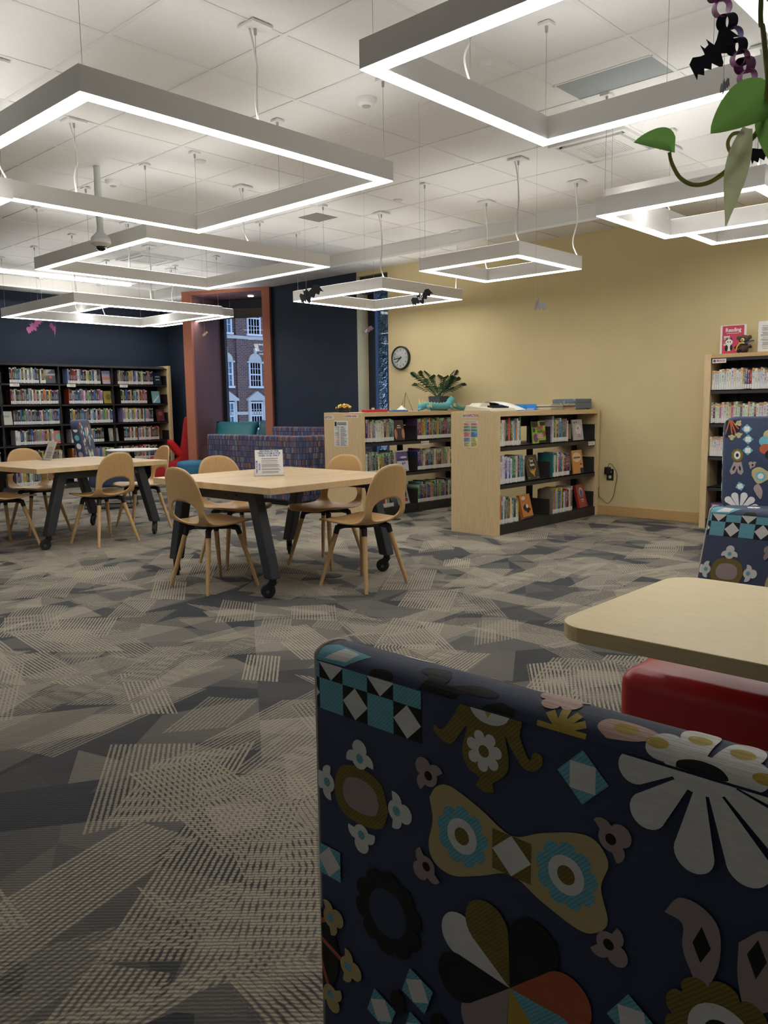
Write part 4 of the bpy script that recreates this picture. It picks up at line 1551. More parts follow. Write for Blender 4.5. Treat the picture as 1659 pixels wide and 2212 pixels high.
# white round side table
rt = thing('round_side_table', 'small white round table beside the sideways high-back chair', 'table', (5.72, 9.98, 0))
MB().lathe([(0.02, 0.645), (0.33, 0.65), (0.345, 0.66), (0.34, 0.672), (0.02, 0.674)], 40).build('table_top', WHITE, rt, smooth=True, angle=40)
MB().cyl((0, 0, 0.02), (0, 0, 0.65), 0.03, n=16).build('column', BLACK, rt)
MB().lathe([(0.02, 0.03), (0.22, 0.014), (0.23, 0.0)], 28).build('base', BLACK, rt, smooth=True, angle=40)

# ================================================================== PATTERNED CORNER SOFA
def spine_fabric():
    m = bpy.data.materials.new('book_spine_fabric')
    m.use_nodes = True
    t = NT(m)
    geo = t.node('ShaderNodeTexCoord')
    sp = t.node('ShaderNodeSeparateXYZ')
    t.link(geo.outputs['Object'], sp.inputs[0])
    u = t.math('ADD', sp.outputs[0], sp.outputs[1])
    row = t.math('FLOOR', t.math('DIVIDE', sp.outputs[2], 0.072))
    uu = t.math('ADD', t.math('DIVIDE', u, 0.021), t.math('MULTIPLY', row, 3.37))
    colm = t.math('FLOOR', uu)
    cb = t.node('ShaderNodeCombineXYZ')
    t.link(colm, cb.inputs[0])
    t.link(row, cb.inputs[1])
    wn = t.node('ShaderNodeTexWhiteNoise', noise_dimensions='3D')
    t.link(cb.outputs[0], wn.inputs['Vector'])
    c = t.ramp(wn.outputs['Value'], [(0.0, lin((78, 82, 116))), (0.3, lin((104, 98, 128))), (0.52, lin((70, 74, 100))), (0.68, lin((140, 92, 84))), (0.8, lin((150, 136, 126))),
                                     (0.9, lin((96, 120, 160)))], 'CONSTANT')
    fr = t.math('FRACT', uu)
    fz = t.math('FRACT', t.math('DIVIDE', sp.outputs[2], 0.072))
    gap = t.math('MAXIMUM', t.math('LESS_THAN', fr, 0.22), t.math('LESS_THAN', fz, 0.1))
    t.link(t.mix(gap, c, lin((46, 48, 68))), t.b.inputs['Base Color'])
    t.b.inputs['Roughness'].default_value = 0.85
    return m


SPINE = spine_fabric()
bo = thing('corner_sofa', 'corner sofa in book-spine patterned fabric beside the fiction bookcase', 'sofa', (6.4, 7.3, 0))
MB().box(0, 0.14, 0, 1.92, 0.06, 0.86).build('back_panel', SPINE, bo, bevel=0.02, seg=3)
MB().box(0.14, 1.25, 0, 0.14, 0.06, 0.86).build('side_panel', SPINE, bo, bevel=0.02, seg=3)
MB().box(1.13, 1.27, 0.14, 1.92, 0.06, 0.93).build('far_panel', SPINE, bo, bevel=0.02, seg=3)
MB().box(0.15, 1.12, 0.15, 1.9, 0.06, 0.44).build('seat', mat('sofa_seat_blue', (60, 66, 96), 0.85), bo, bevel=0.03, seg=3)
MB().box(0.04, 1.23, 0.04, 1.88, 0.0, 0.06).build('plinth', BLACK, bo)

# teal floor cushions on the bay's bench
TEALV = mat('teal_vinyl', (42, 118, 128), 0.5, var=0.1, scale=6)


def cushion(label, w, d, h, m, loc, rot):
    vs, fs = [], []
    n = 12
    for side in (1, -1):
        for i in range(n + 1):
            for j in range(n + 1):
                u, v = i / n * 2 - 1, j / n * 2 - 1
                e = (1 - abs(u) ** 3) * (1 - abs(v) ** 3)
                k = 1 - 0.06 * (1 - abs(u)) * abs(v) ** 2 - 0.06 * (1 - abs(v)) * abs(u) ** 2
                vs.append((u * w / 2 * k, v * d / 2 * k, side * h / 2 * e ** 0.5))
    q = (n + 1) ** 2
    for s in range(2):
        for i in range(n):
            for j in range(n):
                a = s * q + i * (n + 1) + j
                fs.append((a, a + n + 1, a + n + 2, a + 1))
    o = MB().add(vs, fs).build('cushion', m, None, loc, smooth=True)
    bm = bmesh.new(); bm.from_mesh(o.data)
    bmesh.ops.remove_doubles(bm, verts=bm.verts, dist=1e-4)
    bmesh.ops.recalc_face_normals(bm, faces=bm.faces)
    bm.to_mesh(o.data); bm.free()
    o.data.polygons.foreach_set('use_smooth', [True] * len(o.data.polygons))
    o.rotation_euler = rot
    return tag(o, label, 'cushion')


pz = math.atan2(PE.y, PE.x)
cushion('wide teal cushion lying along the bay window bench', 0.78, 0.42, 0.2, TEALV, PORT @ Vector((0.58, 0.50, 0.80)), (1.15, 0, pz))
cushion('smaller teal cushion propped on end against the orange strip', 0.24, 0.4, 0.12, mat('teal_vinyl_dark', (34, 96, 104), 0.5), PORT @ Vector((1.14, 0.42, 0.815)), (1.3, 0.1, pz))

ot = thing('blue_ottoman', 'round blue ottoman beside the orange portal strip', 'ottoman', (7.0, 10.45, 0))
MB().lathe([(0.2, 0.03), (0.24, 0.06), (0.25, 0.2), (0.25, 0.36), (0.235, 0.41), (0.15, 0.425), (0.01, 0.43)], 32).build('pouf', mat('blue_upholstery', (38, 102, 136), 0.7), ot, smooth=True)
MB().lathe([(0.18, 0.0), (0.18, 0.03)], 24).build('foot', BLACK, ot)

# red chaise in the corner
REDF = mat('red_upholstery', (170, 20, 26), 0.8, var=0.08, scale=10)
rc = thing('red_chaise', 'low red lounge chair in the corner by the long bookcase', 'armchair', (7.43, 11.71, 0), math.radians(-29))
side = [(-0.62, 0.34), (-0.60, 0.12), (-0.5, 0.0), (0.05, 0.0), (0.5, 0.0), (0.56, 0.3), (0.60, 0.62), (0.60, 1.02), (0.54, 1.06), (0.42, 1.03), (0.30, 0.62), (0.16, 0.40), (-0.1, 0.33), (-0.45, 0.42), (-0.58, 0.42)]
prof = [(p.x * 0.56, p.y) for p in catmull([Vector((*q, 0)) for q in side] + [Vector((*side[0], 0))], 4)[:-1]]
rcb = MB().prism(prof, lambda u, v, w: (u, w, v), -0.21, 0.21).build('body', REDF, rc, bevel=0.015, seg=2)
rcb.data.polygons.foreach_set('use_smooth', [True] * len(rcb.data.polygons))
rcb.data.set_sharp_from_angle(angle=math.radians(60))
rp = cushion('bright red square cushion on the red corner lounge chair', 0.36, 0.36, 0.13, mat('bright_red_cloth', (205, 22, 26), 0.8), (7.46, 11.65, 0.56), (0.0, 0.95, math.radians(-29)))

# ================================================================== BOOKS
def book_material():
    """Cloth or paper cover in the object's own colour with a band of small title marks down the spine."""
    m = bpy.data.materials.new('book_cover')
    m.use_nodes = True
    t = NT(m)
    oi = t.node('ShaderNodeObjectInfo')
    tc = t.node('ShaderNodeTexCoord')
    sp = t.node('ShaderNodeSeparateXYZ')
    t.link(tc.outputs['Generated'], sp.inputs[0])
    ob = t.node('ShaderNodeSeparateXYZ')
    t.link(tc.outputs['Object'], ob.inputs[0])
    cb = t.node('ShaderNodeCombineXYZ')
    t.link(t.math('ADD', t.math('MULTIPLY', ob.outputs[0], 90.0), t.math('MULTIPLY', oi.outputs['Random'], 83.0)), cb.inputs[0])
    t.link(t.math('MULTIPLY', ob.outputs[2], 190.0), cb.inputs[1])
    t.link(t.math('MULTIPLY', oi.outputs['Random'], 40.0), cb.inputs[2])
    nz = t.node('ShaderNodeTexNoise', i_Scale=1.0, i_Detail=2.0)
    t.link(cb.outputs[0], nz.inputs['Vector'])
    z, x = sp.outputs[2], sp.outputs[0]
    band = t.math('MULTIPLY', t.math('GREATER_THAN', z, t.math('ADD', 0.3, t.math('MULTIPLY', oi.outputs['Random'], 0.2))), t.math('LESS_THAN', z, 0.9))
    mid = t.math('MULTIPLY', t.math('GREATER_THAN', x, 0.24), t.math('LESS_THAN', x, 0.76))
    ink = t.math('MULTIPLY', t.math('MULTIPLY', t.math('GREATER_THAN', nz.outputs['Fac'], 0.52), band), mid)
    bw = t.node('ShaderNodeRGBToBW')
    t.link(oi.outputs['Color'], bw.inputs[0])
    tcol = t.mix(t.math('LESS_THAN', bw.outputs[0], 0.22), (0.03, 0.03, 0.04), (0.75, 0.72, 0.62))
    c = t.mix(t.math('MULTIPLY', ink, 0.75), oi.outputs['Color'], tcol)
    bd = t.math('MULTIPLY', t.math('GREATER_THAN', t.math('FRACT', t.math('MULTIPLY', oi.outputs['Random'], 7.0)), 0.6), t.math('GREATER_THAN', z, 0.86))
    c = t.mix(t.math('MULTIPLY', bd, 0.55), c, tcol)
    t.link(c, t.b.inputs['Base Color'])
    t.b.inputs['Roughness'].default_value = 0.45
    return m


BOOK = book_material()
PAGES = mat('book_pages', (206, 196, 172), 0.9, var=0.06, scale=80)
LABELW = mat('spine_label', (222, 222, 218), 0.6)
STICK = {c: mat('genre_sticker_' + c, v, 0.6) for c, v in (('green', (110, 190, 110)), ('orange', (226, 150, 60)), ('yellow', (224, 208, 96)), ('pink', (214, 110, 150)))}
PAL = {
    'white': (214, 212, 204), 'cream': (212, 198, 160), 'grey': (132, 132, 134), 'black': (30, 30, 34), 'navy': (32, 44, 84), 'blue': (52, 96, 162), 'sky blue': (104, 158, 198),
    'teal': (40, 116, 122), 'green': (62, 118, 68), 'lime': (156, 178, 72), 'yellow': (214, 180, 62), 'orange': (206, 112, 44), 'red': (166, 42, 42), 'maroon': (98, 34, 42),
    'pink': (206, 128, 146), 'purple': (88, 62, 122), 'brown': (104, 74, 54), 'tan': (176, 144, 104), 'charcoal': (58, 58, 62), 'lavender': (158, 146, 184)}
NON = ['white', 'white', 'blue', 'red', 'white', 'cream', 'sky blue', 'charcoal', 'grey', 'green', 'navy', 'yellow', 'maroon', 'orange', 'white', 'teal']
FIC = ['brown', 'red', 'charcoal', 'grey', 'green', 'navy', 'purple', 'maroon', 'teal', 'cream', 'black', 'tan', 'blue', 'pink', 'lime', 'orange', 'grey', 'white']
MAN = ['white'] * 14 + ['cream', 'cream', 'grey', 'black', 'pink', 'sky blue', 'maroon', 'white']
rb_ = random.Random(11)
_tag_me = {}


def book(colour, t, h, d, loc, rz, label, group, tilt=0.0, sticker=None):
    """Spine at local y = 0 looking toward -y."""
    b = MB()
    x = t / 2
    b.box(-x, x, 0, d, 0, h)
    b.m = [0, 1, 0, 1, 0, 0]
    o = b.build('book', [BOOK, PAGES], None, loc, fix=False)
    rgb = [min(255, max(0, v + rb_.randint(-14, 14))) for v in PAL[colour]]
    o.color = (*lin(rgb), 1)
    o.rotation_euler = (0, tilt, rz)
    tag(o, label, 'book', group)
    k = (round(t, 3),)
    if k not in _tag_me:
        q = MB().box(-x + 0.0012, x - 0.0012, -0.0008, 0.0004, 0.006, 0.046).build('spine_label', LABELW, o)
        _tag_me[k] = q.data
    else:
        link_obj('spine_label', _tag_me[k], o)
    if sticker:
        MB().box(-x + 0.0015, x - 0.0015, -0.0009, 0.0004, h - 0.022, h - 0.006).build('genre_sticker', STICK[sticker], o)
    return o


def run_books(pal, a0, a1, place, zb, hr, label_fn, group, tr=(0.018, 0.034), stickers=(), depth=(0.15, 0.19), force=None):
    """Fill a shelf from a0 to a1; place(a, z) gives world location for a book centred at a."""
    a = a0
    k = 0
    while True:
        t = round(rb_.uniform(*tr), 3)
        if a + t > a1 or k > 29:
            break
        col = force[k] if force and k < len(force) else rb_.choice(pal)
        h = rb_.uniform(*hr)
        loc, rz = place(a + t / 2, zb)
        book(col, t, h, rb_.uniform(*depth), loc, rz, label_fn(col, k), group, sticker=(rb_.choice(stickers) if stickers and rb_.random() < 0.6 else None))
        a += t + 0.0012
        k += 1


def face_out(name_label, w, h, th, loc, rz, cover, art=None, texts=(), lean=0.2, side='white'):
    """Display copy turned cover-outward and leaning back; local cover looks toward -y."""
    root = thing('display_book', name_label, 'book', loc, rz, 'books turned cover-out')
    M = Matrix.Translation((0, 0, th * math.sin(lean) + 0.0005)) @ Matrix.Rotation(-lean, 4, 'X')
    b = MB()
    b.box(-w / 2, w / 2, 0, th, 0, h, M=M)
    b.m = [1, 1, 0, 0, 0, 1]
    b.build('cover', [mat('cover_%d_%d_%d' % cover, cover, 0.3, coat=0.3), PAGES], root, fix=False)
    li = 0
    for col, pts in (art or ()):
        li += 1
        n = len(pts)
        mb = MB().add([M @ Vector((u * w / 2, -0.0005 - 0.0001 * li, (v + 1) / 2 * h)) for u, v in pts], [tuple(range(n))])
        mb.build('cover_art', mat('ink_%d_%d_%d' % col, col, 0.4), root, fix=False)
    for body, u, v, size, col, sx in texts:
        T = M @ basis((u * w / 2, -0.0022, (v + 1) / 2 * h), (1, 0, 0), (0, 0, 1))
        text_mesh(body, size, mat('ink_%d_%d_%d' % col, col, 0.4), root, T, 'cover_lettering', bold=size * 0.03, sx=sx)
    return root


def circ(cx, cy, rx, ry, n=18):
    return [(cx + rx * math.cos(2 * math.pi * k / n), cy + ry * math.sin(2 * math.pi * k / n)) for k in range(n)]


def rect(a, b, c, d):
    return [(a, c), (b, c), (b, d), (a, d)]


# ================================================================== LOW DOUBLE-SIDED BOOKCASES
def low_case(name, label, x0, x1, yf, yb, xm):
    root = thing(name, label, 'bookcase', (x0, yf, 0))
    L, D = x1 - x0, yb - yf
    boxobj('end_panel', MAPLE, 0, 0.05, 0, D, 0, 1.14, root, bevel=0.002)
    boxobj('end_panel', MAPLE, L - 0.05, L, 0, D, 0, 1.14, root, bevel=0.002)
    boxobj('top_board', MAPLE_X, 0.05, L - 0.05, 0.0, D, 1.095, 1.14, root)
    m = xm - x0
    for a in (0.07, m, L - 0.07):
        boxobj('upright', SHELFD, a - 0.03, a + 0.03, D / 2 - 0.02, D / 2 + 0.02, 0, 1.09, root)
    for a0, a1 in ((0.052, m - 0.002), (m + 0.002, L - 0.052)):
        boxobj('base', SHELF, a0, a1, 0.012, D - 0.012, 0, 0.094, root)
        boxobj('back_rail', SHELFD, a0 + 0.02, a1 - 0.02, D / 2 - 0.006, D / 2 + 0.006, 0.985, 1.09, root)
        for z in (0.80, 0.45):
            for s in (0, 1):
                y0, y1 = (0.022, D / 2 - 0.022) if s == 0 else (D / 2 + 0.022, D - 0.022)
                sh = MB().box(a0, a1, y0, y1, z + 0.012, z + 0.02)
                yl = y0 if s == 0 else y1 - 0.004
                sh.box(a0, a1, yl, yl + 0.004, z - 0.025, z + 0.02)
                sh.build('shelf', SHELF, root)
        for z in (0.82, 0.47, 0.096):
            for a in (a0 + 0.003, a1 - 0.003):
                boxobj('bracket', SHELF, a - 0.002, a + 0.002, 0.03, D / 2 - 0.022, z, z + 0.16, root)
    return root


nonf = low_case('nonfiction_bookcase', 'low maple and black bookcase with the NONFICTION sign', 6.07, 7.975, 4.24, 4.77, 7.02)
fict = low_case('fiction_bookcase', 'low maple and black bookcase with the FICTION and GRAPHIC NOVELS signs', 6.08, 7.975, 5.965, 6.54, 7.0)


def sign(parent, x, y0, y1, z0, z1, body, size, col, icon, sx=0.8):
    """Small printed plate on an end panel that looks toward -x (parent space)."""
    s = boxobj('sign_plate', PAPER, x - 0.002, x, y0, y1, z0, z1, parent)
    h = z1 - z0
    M = basis((x - 0.0026, y1 - h * 0.95 - 0.0, (z0 + z1) / 2), (0, -1, 0), (0, 0, 1))
    text_mesh(body, size, col, s, M, 'lettering', 'LEFT', bold=size * 0.025, sx=sx)
    MB().cyl((x - 0.0025, y1 - h * 0.5, (z0 + z1) / 2), (x - 0.002, y1 - h * 0.5, (z0 + z1) / 2), h * 0.34, n=18).build('emblem', icon, s)
    MB().cyl((x - 0.003, y1 - h * 0.5, (z0 + z1) / 2), (x - 0.0025, y1 - h * 0.5, (z0 + z1) / 2 + h * 0.0), h * 0.14, n=12).build('emblem_centre', PAPER, s)
    return s


sign(nonf, 0, 0.215, 0.395, 1.085, 1.122, 'NONFICTION', 0.036, REDINK, GREENINK, 0.66)
ch = boxobj('classification_chart', mat('chart_paper', (220, 214, 196), 0.8), -0.002, 0, 0.214, 0.38, 0.81, 1.056, nonf)
rr = random.Random(3)
text_mesh('Dewey Decimal Classification', 0.0115, INK, ch, basis((-0.0026, 0.297, 1.047), (0, -1, 0), (0, 0, 1)), sx=0.85)
k = 0
for col_i in range(2):
    for (za, zb, cc) in ((1.035, 1.012, (226, 170, 160)), (1.008, 0.985, (140, 180, 140)), (0.981, 0.958, (120, 160, 160)), (0.954, 0.905, (226, 160, 150)), (0.901, 0.862, (150, 180, 200)), (0.858, 0.816, (214, 206, 150))):
        if col_i:
            cc = {0: (226, 160, 150), 1: (150, 190, 140), 2: (120, 180, 170), 3: (110, 160, 200), 4: (226, 222, 140), 5: (220, 214, 130)}[k % 6]
        ya = 0.378 - col_i * 0.082
        f = boxobj('chart_block', mat('chart_%d_%d_%d' % cc, cc, 0.8), -0.0024, -0.002, ya - 0.078, ya, zb, za, ch)
        ln = MB()
        n = int((za - zb) / 0.0065)
        for q in range(n):
            z = za - 0.004 - q * 0.0065
            ln.box(-0.0028, -0.0024, ya - 0.006 - rr.uniform(0.03, 0.066), ya - 0.006, z - 0.0013, z + 0.0013)
        tag(ln.build('print_lines', INK, f), kind='stuff')
        k += 1
# fiction end: two plates and a genre chart
sign(fict, 0, 0.42, 0.565, 1.069, 1.108, 'FICTION', 0.034, REDINK, GREENINK, 0.62)
sign(fict, 0, 0.048, 0.262, 1.082, 1.118, 'GRAPHIC NOVELS', 0.030, REDINK, mat('tan_ink', (170, 140, 110), 0.8), 0.66)
gc = boxobj('genre_chart', PAPER, -0.002, 0, 0.203, 0.415, 0.78, 1.053, fict)
ln = MB()
for q in range(3):
    ln.box(-0.0026, -0.002, 0.225, 0.365, 1.03 - q * 0.011, 1.036 - q * 0.011)
ln.box(-0.0026, -0.002, 0.375, 0.405, 0.995, 1.042)
tag(ln.build('print_lines', INK, gc), kind='stuff')
for q, cc in enumerate(((120, 170, 150), (90, 200, 110), (222, 224, 120), (190, 50, 60), (70, 120, 190), (230, 150, 70), (236, 200, 100), (230, 110, 150), (100, 160, 80), (120, 140, 150))):
    z = 0.985 - q * 0.0212
    for e in range(3):
        y = 0.397 - e * 0.022
        boxobj('genre_icon', mat('chart_%d_%d_%d' % tuple(int(v * (1 - 0.22 * e)) for v in cc), tuple(int(v * (1 - 0.22 * e)) for v in cc), 0.8), -0.0026, -0.002, y - 0.014, y, z - 0.006, z + 0.006, gc)
    lx = MB()
    lx.box(-0.0026, -0.002, 0.215 + rr.uniform(0, 0.03), 0.32, z + 0.001, z + 0.005).box(-0.0026, -0.002, 0.22 + rr.uniform(0, 0.05), 0.32, z - 0.005, z - 0.002)
    tag(lx.build('print_lines', INK, gc), kind='stuff')
# shelf-edge tags
for par, ax, z, body in ((nonf, 1.70, 0.795, 'TO GO KITS'), (fict, 0.985, 0.795, 'GRAPHIC NOVELS')):
    s = boxobj('shelf_tag', PAPER, ax, ax + 0.14, 0.018, 0.0205, z - 0.035, z + 0.004, par)
    text_mesh(body, 0.022, REDINK, s, basis((ax + 0.082, 0.0175, z - 0.0155), (1, 0, 0), (0, 0, 1)), sx=0.62)
    MB().cyl((ax + 0.018, 0.0172, z - 0.0155), (ax + 0.018, 0.018, z - 0.0155), 0.011, n=14).build('emblem', mat('tan_ink', (170, 140, 110), 0.8), s)

ZR = {'top': 0.8205, 'middle': 0.4705, 'bottom': 0.0945}


def fill_low(case, yf, pal, rows, stick, hr, yoff=0.03):
    for row, bay, a0, a1, tr in rows:
        run_books(pal, a0, a1, lambda a, z, y=yf + yoff: ((a, y, z), 0), ZR[row], hr,
                  lambda col, k, row=row, bay=bay: f'{col} book, {ORD[k]} in the {bay} bay, {row} shelf of {case} bookcase',
                  f'spine-out books in the {case} bookcase', tr, stick)


fill_low('nonfiction', 4.24, NON, [('top', 'sign-end', 6.135, 6.50, (0.018, 0.03)), ('top', 'wall-end', 7.06, 7.38, (0.02, 0.034)), ('middle', 'sign-end', 6.135, 6.585, (0.022, 0.036)),
         ('middle', 'wall-end', 7.08, 7.42, (0.02, 0.032)), ('bottom', 'sign-end', 6.135, 6.47, (0.018, 0.026)), ('bottom', 'wall-end', 7.085, 7.49, (0.018, 0.028))], (), (0.205, 0.262))
fill_low('fiction', 5.965, FIC, [('top', 'sign-end', 6.142, 6.635, (0.018, 0.03)), ('top', 'wall-end', 7.012, 7.67, (0.02, 0.032)), ('middle', 'sign-end', 6.142, 6.63, (0.018, 0.026)),
         ('middle', 'wall-end', 7.012, 7.67, (0.02, 0.03)), ('bottom', 'sign-end', 6.29, 6.62, (0.018, 0.028)), ('bottom', 'wall-end', 7.012, 7.72, (0.018, 0.028))], ('green',), (0.205, 0.25))

# cover-out copies on the nonfiction case
BLK, WHT = (24, 22, 24), (232, 230, 224)
face_out('craft book with a green and black collage cover on the nonfiction top shelf', 0.235, 0.215, 0.012, (6.84, 4.275, 0.821), 0, (142, 178, 62),
         [(BLK, rect(-1, -0.1, 0.45, 1)), ((120, 56, 96), circ(-0.55, -0.5, 0.38, 0.4)), (BLK, rect(0.2, 1, 0.6, 0.95)), (BLK, rect(-0.1, 1, -1, -0.75)), ((150, 70, 50), circ(0.75, -0.15, 0.24, 0.3)),
          ((60, 60, 70), circ(-0.75, 0.2, 0.2, 0.22)), (WHT, rect(-0.36, 0.56, -0.5, -0.16))],
         [('CRAFT', 0.12, 0.38, 0.052, (178, 40, 96), 0.8), ('-A-DAY', 0.12, 0.06, 0.034, (30, 60, 34), 0.85), ('BOOK', 0.1, -0.33, 0.044, (178, 40, 96), 0.85)], 0.1)
face_out('line-drawing cover in grey with a small pink mark, on the nonfiction top shelf', 0.2, 0.215, 0.014, (7.60, 4.275, 0.821), 0, (176, 174, 178),
         [((58, 56, 60), circ(-0.65, 0.7, 0.14, 0.1)), ((58, 56, 60), circ(-0.2, 0.75, 0.12, 0.09)), ((206, 202, 204), circ(0.1, 0.05, 0.62, 0.5)), ((120, 118, 122), circ(0.0, 0.15, 0.16, 0.1)),
          ((196, 110, 120), circ(0.1, -0.5, 0.2, 0.12)), ((90, 88, 92), rect(-0.3, 0.6, -0.7, -0.66))], (), 0.14)
face_out('black cover with a gold bird on the nonfiction middle shelf', 0.235, 0.24, 0.02, (6.745, 4.275, 0.471), 0.05, (28, 28, 30),
         [((150, 122, 52), circ(0.05, 0.28, 0.7, 0.55)), ((28, 28, 30), circ(0.05, 0.28, 0.62, 0.48)), ((206, 142, 40), [(-0.6, -0.15), (-0.1, -0.32), (0, -0.1), (0.1, -0.32), (0.65, -0.1), (0.25, -0.5), (0.2, -0.85), (0, -0.6), (-0.2, -0.5)]),
          ((150, 150, 160), rect(-0.9, -0.5, -0.85, -0.8)), ((150, 150, 160), rect(0.5, 0.9, -0.9, -0.85))],
         [('Dark', 0.0, 0.52, 0.036, WHT, 0.9), ('Sparks', 0.05, 0.2, 0.036, WHT, 0.9)], 0.2)
face_out('orange cover with a speech bubble and cartoon figure on the nonfiction middle shelf', 0.21, 0.245, 0.014, (7.61, 4.275, 0.471), 0, (206, 142, 74),
         [((224, 196, 160), circ(-0.1, 0.4, 0.82, 0.42)), ((44, 44, 70), rect(0.35, 1, -1, -0.55)), ((214, 150, 120), circ(0.6, -0.35, 0.2, 0.17)), ((40, 34, 32), circ(0.6, -0.22, 0.2, 0.07))],
         [('SOMETHING', -0.1, 0.36, 0.026, (90, 86, 84), 0.9)], 0.14)
face_out('orange cover with black creature on the nonfiction bottom shelf', 0.21, 0.235, 0.03, (6.66, 4.275, 0.096), 0.1, (198, 120, 56),
         [((40, 34, 34), [(-0.7, 0.0), (-0.2, 0.2), (0.3, -0.1), (0.8, -0.3), (0.4, -0.45), (0.1, -0.6), (-0.3, -0.35), (-0.6, -0.3)]), ((220, 214, 206), circ(0.1, 0.0, 0.2, 0.16)), ((62, 48, 70), rect(-1, 1, -1, -0.85)),
          ((214, 200, 190), circ(-0.35, 0.7, 0.4, 0.16))], (), 0.24)
face_out('red hardback with a blue and silver emblem on the nonfiction bottom shelf', 0.215, 0.25, 0.03, (7.73, 4.275, 0.096), 0.12, (158, 50, 46),
         [((190, 190, 196), circ(0.0, 0.3, 0.5, 0.42)), ((70, 104, 126), circ(0.0, 0.22, 0.34, 0.34)), ((158, 50, 46), circ(0.0, 0.3, 0.1, 0.12)), ((224, 216, 208), rect(-0.4, 0.4, -0.36, -0.3)), ((224, 216, 208), rect(-0.3, 0.3, -0.5, -0.45))],
         (), 0.24)
# cover-out copies on the fiction case
face_out('dark cover with two facing portraits on the fiction top shelf', 0.165, 0.225, 0.014, (6.725, 6.0, 0.821), 0, (52, 44, 46),
         [((190, 128, 104), circ(-0.75, -0.35, 0.3, 0.5)), ((190, 128, 104), circ(0.75, -0.35, 0.3, 0.5)), ((206, 196, 190), rect(-0.3, 0.3, 0.4, 0.5)), ((206, 196, 190), rect(-0.4, 0.4, 0.2, 0.3))], (), 0.14)
face_out('violet and white snowy landscape cover on the fiction middle shelf', 0.185, 0.235, 0.016, (6.775, 6.0, 0.471), 0, (204, 204, 214),
         [((96, 88, 132), rect(-1, 1, 0.2, 0.9)), ((204, 204, 214), circ(0.2, 0.35, 0.6, 0.1)), ((70, 64, 106), rect(-1, 1, 0.02, 0.2)), ((86, 80, 120), circ(0, -0.25, 0.14, 0.12)), ((86, 80, 120), circ(0.35, -0.2, 0.1, 0.12)),
          ((110, 104, 150), [(-1, -0.5), (0.9, -0.95), (0.9, -1), (-1, -0.6)])], (), 0.12)
face_out('red and grey hardback leaning on the fiction bottom shelf', 0.2, 0.24, 0.03, (6.80, 6.0, 0.096), 0.14, (176, 176, 172),
         [((166, 36, 40), rect(-1, -0.42, -1, 1)), ((44, 40, 44), circ(0.3, 0.1, 0.34, 0.5)), ((186, 50, 50), circ(0.4, -0.6, 0.3, 0.16))], (), 0.26)

# stacked books lying behind the front row
for lb, x, y, z, m in (('red book lying flat behind the front row, nonfiction middle shelf', 7.2, 4.6, 0.4705, 'red'), ('grey book lying flat behind the front row, nonfiction bottom shelf', 7.2, 4.6, 0.0945, 'grey')):
    o = MB().box(-0.12, 0.12, -0.08, 0.08, 0, 0.035).build('flat_book', [BOOK], None, (x, y + 0.03, z))
    o.color = (*lin(PAL[m]), 1)
    tag(o, lb, 'book')

# ================================================================== MANGA BOOKCASE
mg = thing('manga_bookcase', 'tall maple and black bookcase with the MANGA sign at the right edge', 'bookcase', (7.70, 3.03, 0))
boxobj('end_panel', MAPLE, 0, 0.28, -0.06, 0.0, 0, 1.64, mg, bevel=0.002)
boxobj('end_panel', MAPLE, 0, 0.28, -1.86, -1.80, 0, 1.64, mg, bevel=0.002)
boxobj('top_board', BASEW, 0, 0.28, -1.80, -0.06, 1.605, 1.64, mg)
boxobj('back_panel', SHELFD, 0.265, 0.275, -1.80, -0.06, 0.1, 1.605, mg)
boxobj('top_rail', SHELFD, 0.0, 0.02, -1.80, -0.06, 1.575, 1.605, mg)
boxobj('base', SHELF, 0.01, 0.26, -1.80, -0.06, 0, 0.094, mg)
for z in (1.295, 0.985, 0.675, 0.385):
    for a0, a1 in ((-0.92, -0.062), (-1.798, -0.926)):
        MB().box(0.012, 0.262, a0, a1, z + 0.008, z + 0.016).box(0.012, 0.016, a0, a1, z - 0.02, z + 0.016).build('shelf', SHELF, mg)
for y in (-0.2, -0.93):
    boxobj('upright', SHELFD, 0.235, 0.265, y - 0.03, y + 0.03, 0.09, 1.6, mg)
sg = boxobj('sign_plate', PAPER, 0.002, 0.0045, -0.20, -0.075, 1.557, 1.595, mg)
sg.location.x = -0.006
text_mesh('MANGA', 0.03, REDINK, sg, basis((0.0018, -0.113, 1.576), (0, -1, 0), (0, 0, 1)), align='LEFT', sx=0.72, bold=0.0008)
MB().cyl((0.0014, -0.094, 1.576), (0.002, -0.094, 1.576), 0.0135, n=16).build('emblem', mat('grey_ink', (90, 84, 80), 0.8), sg)
for zr, row, a1, hr, force in ((1.3115, 'top', 0.72, (0.165, 0.195), ['white'] * 13 + ['yellow', 'blue', 'maroon', 'red'] + ['white'] * 6), (1.0015, 'second', 0.72, (0.165, 0.2), None), (0.6915, 'third', 0.30, (0.175, 0.185), ['white'] * 6 + ['sky blue'] * 2)):
    run_books(MAN, 0.068, a1, lambda a, z: ((7.722, 3.03 - a, z), -H), zr, hr,
              lambda col, k, row=row: f'{col} book, {ORD[k]} from the end panel on the {row} shelf of the manga bookcase',
              'spine-out books in the manga bookcase', (0.016, 0.024), ('orange',), (0.12, 0.14), force)
for k in range(3):
    book(['purple', 'white', 'white'][k], 0.03, 0.2, 0.13, (7.722, 2.74 - k * 0.034, 0.4015), -H, f'{["purple", "white", "white"][k]} book, {ORD[k]} on the fourth manga shelf beside the high-back chair', 'spine-out books in the manga bookcase')
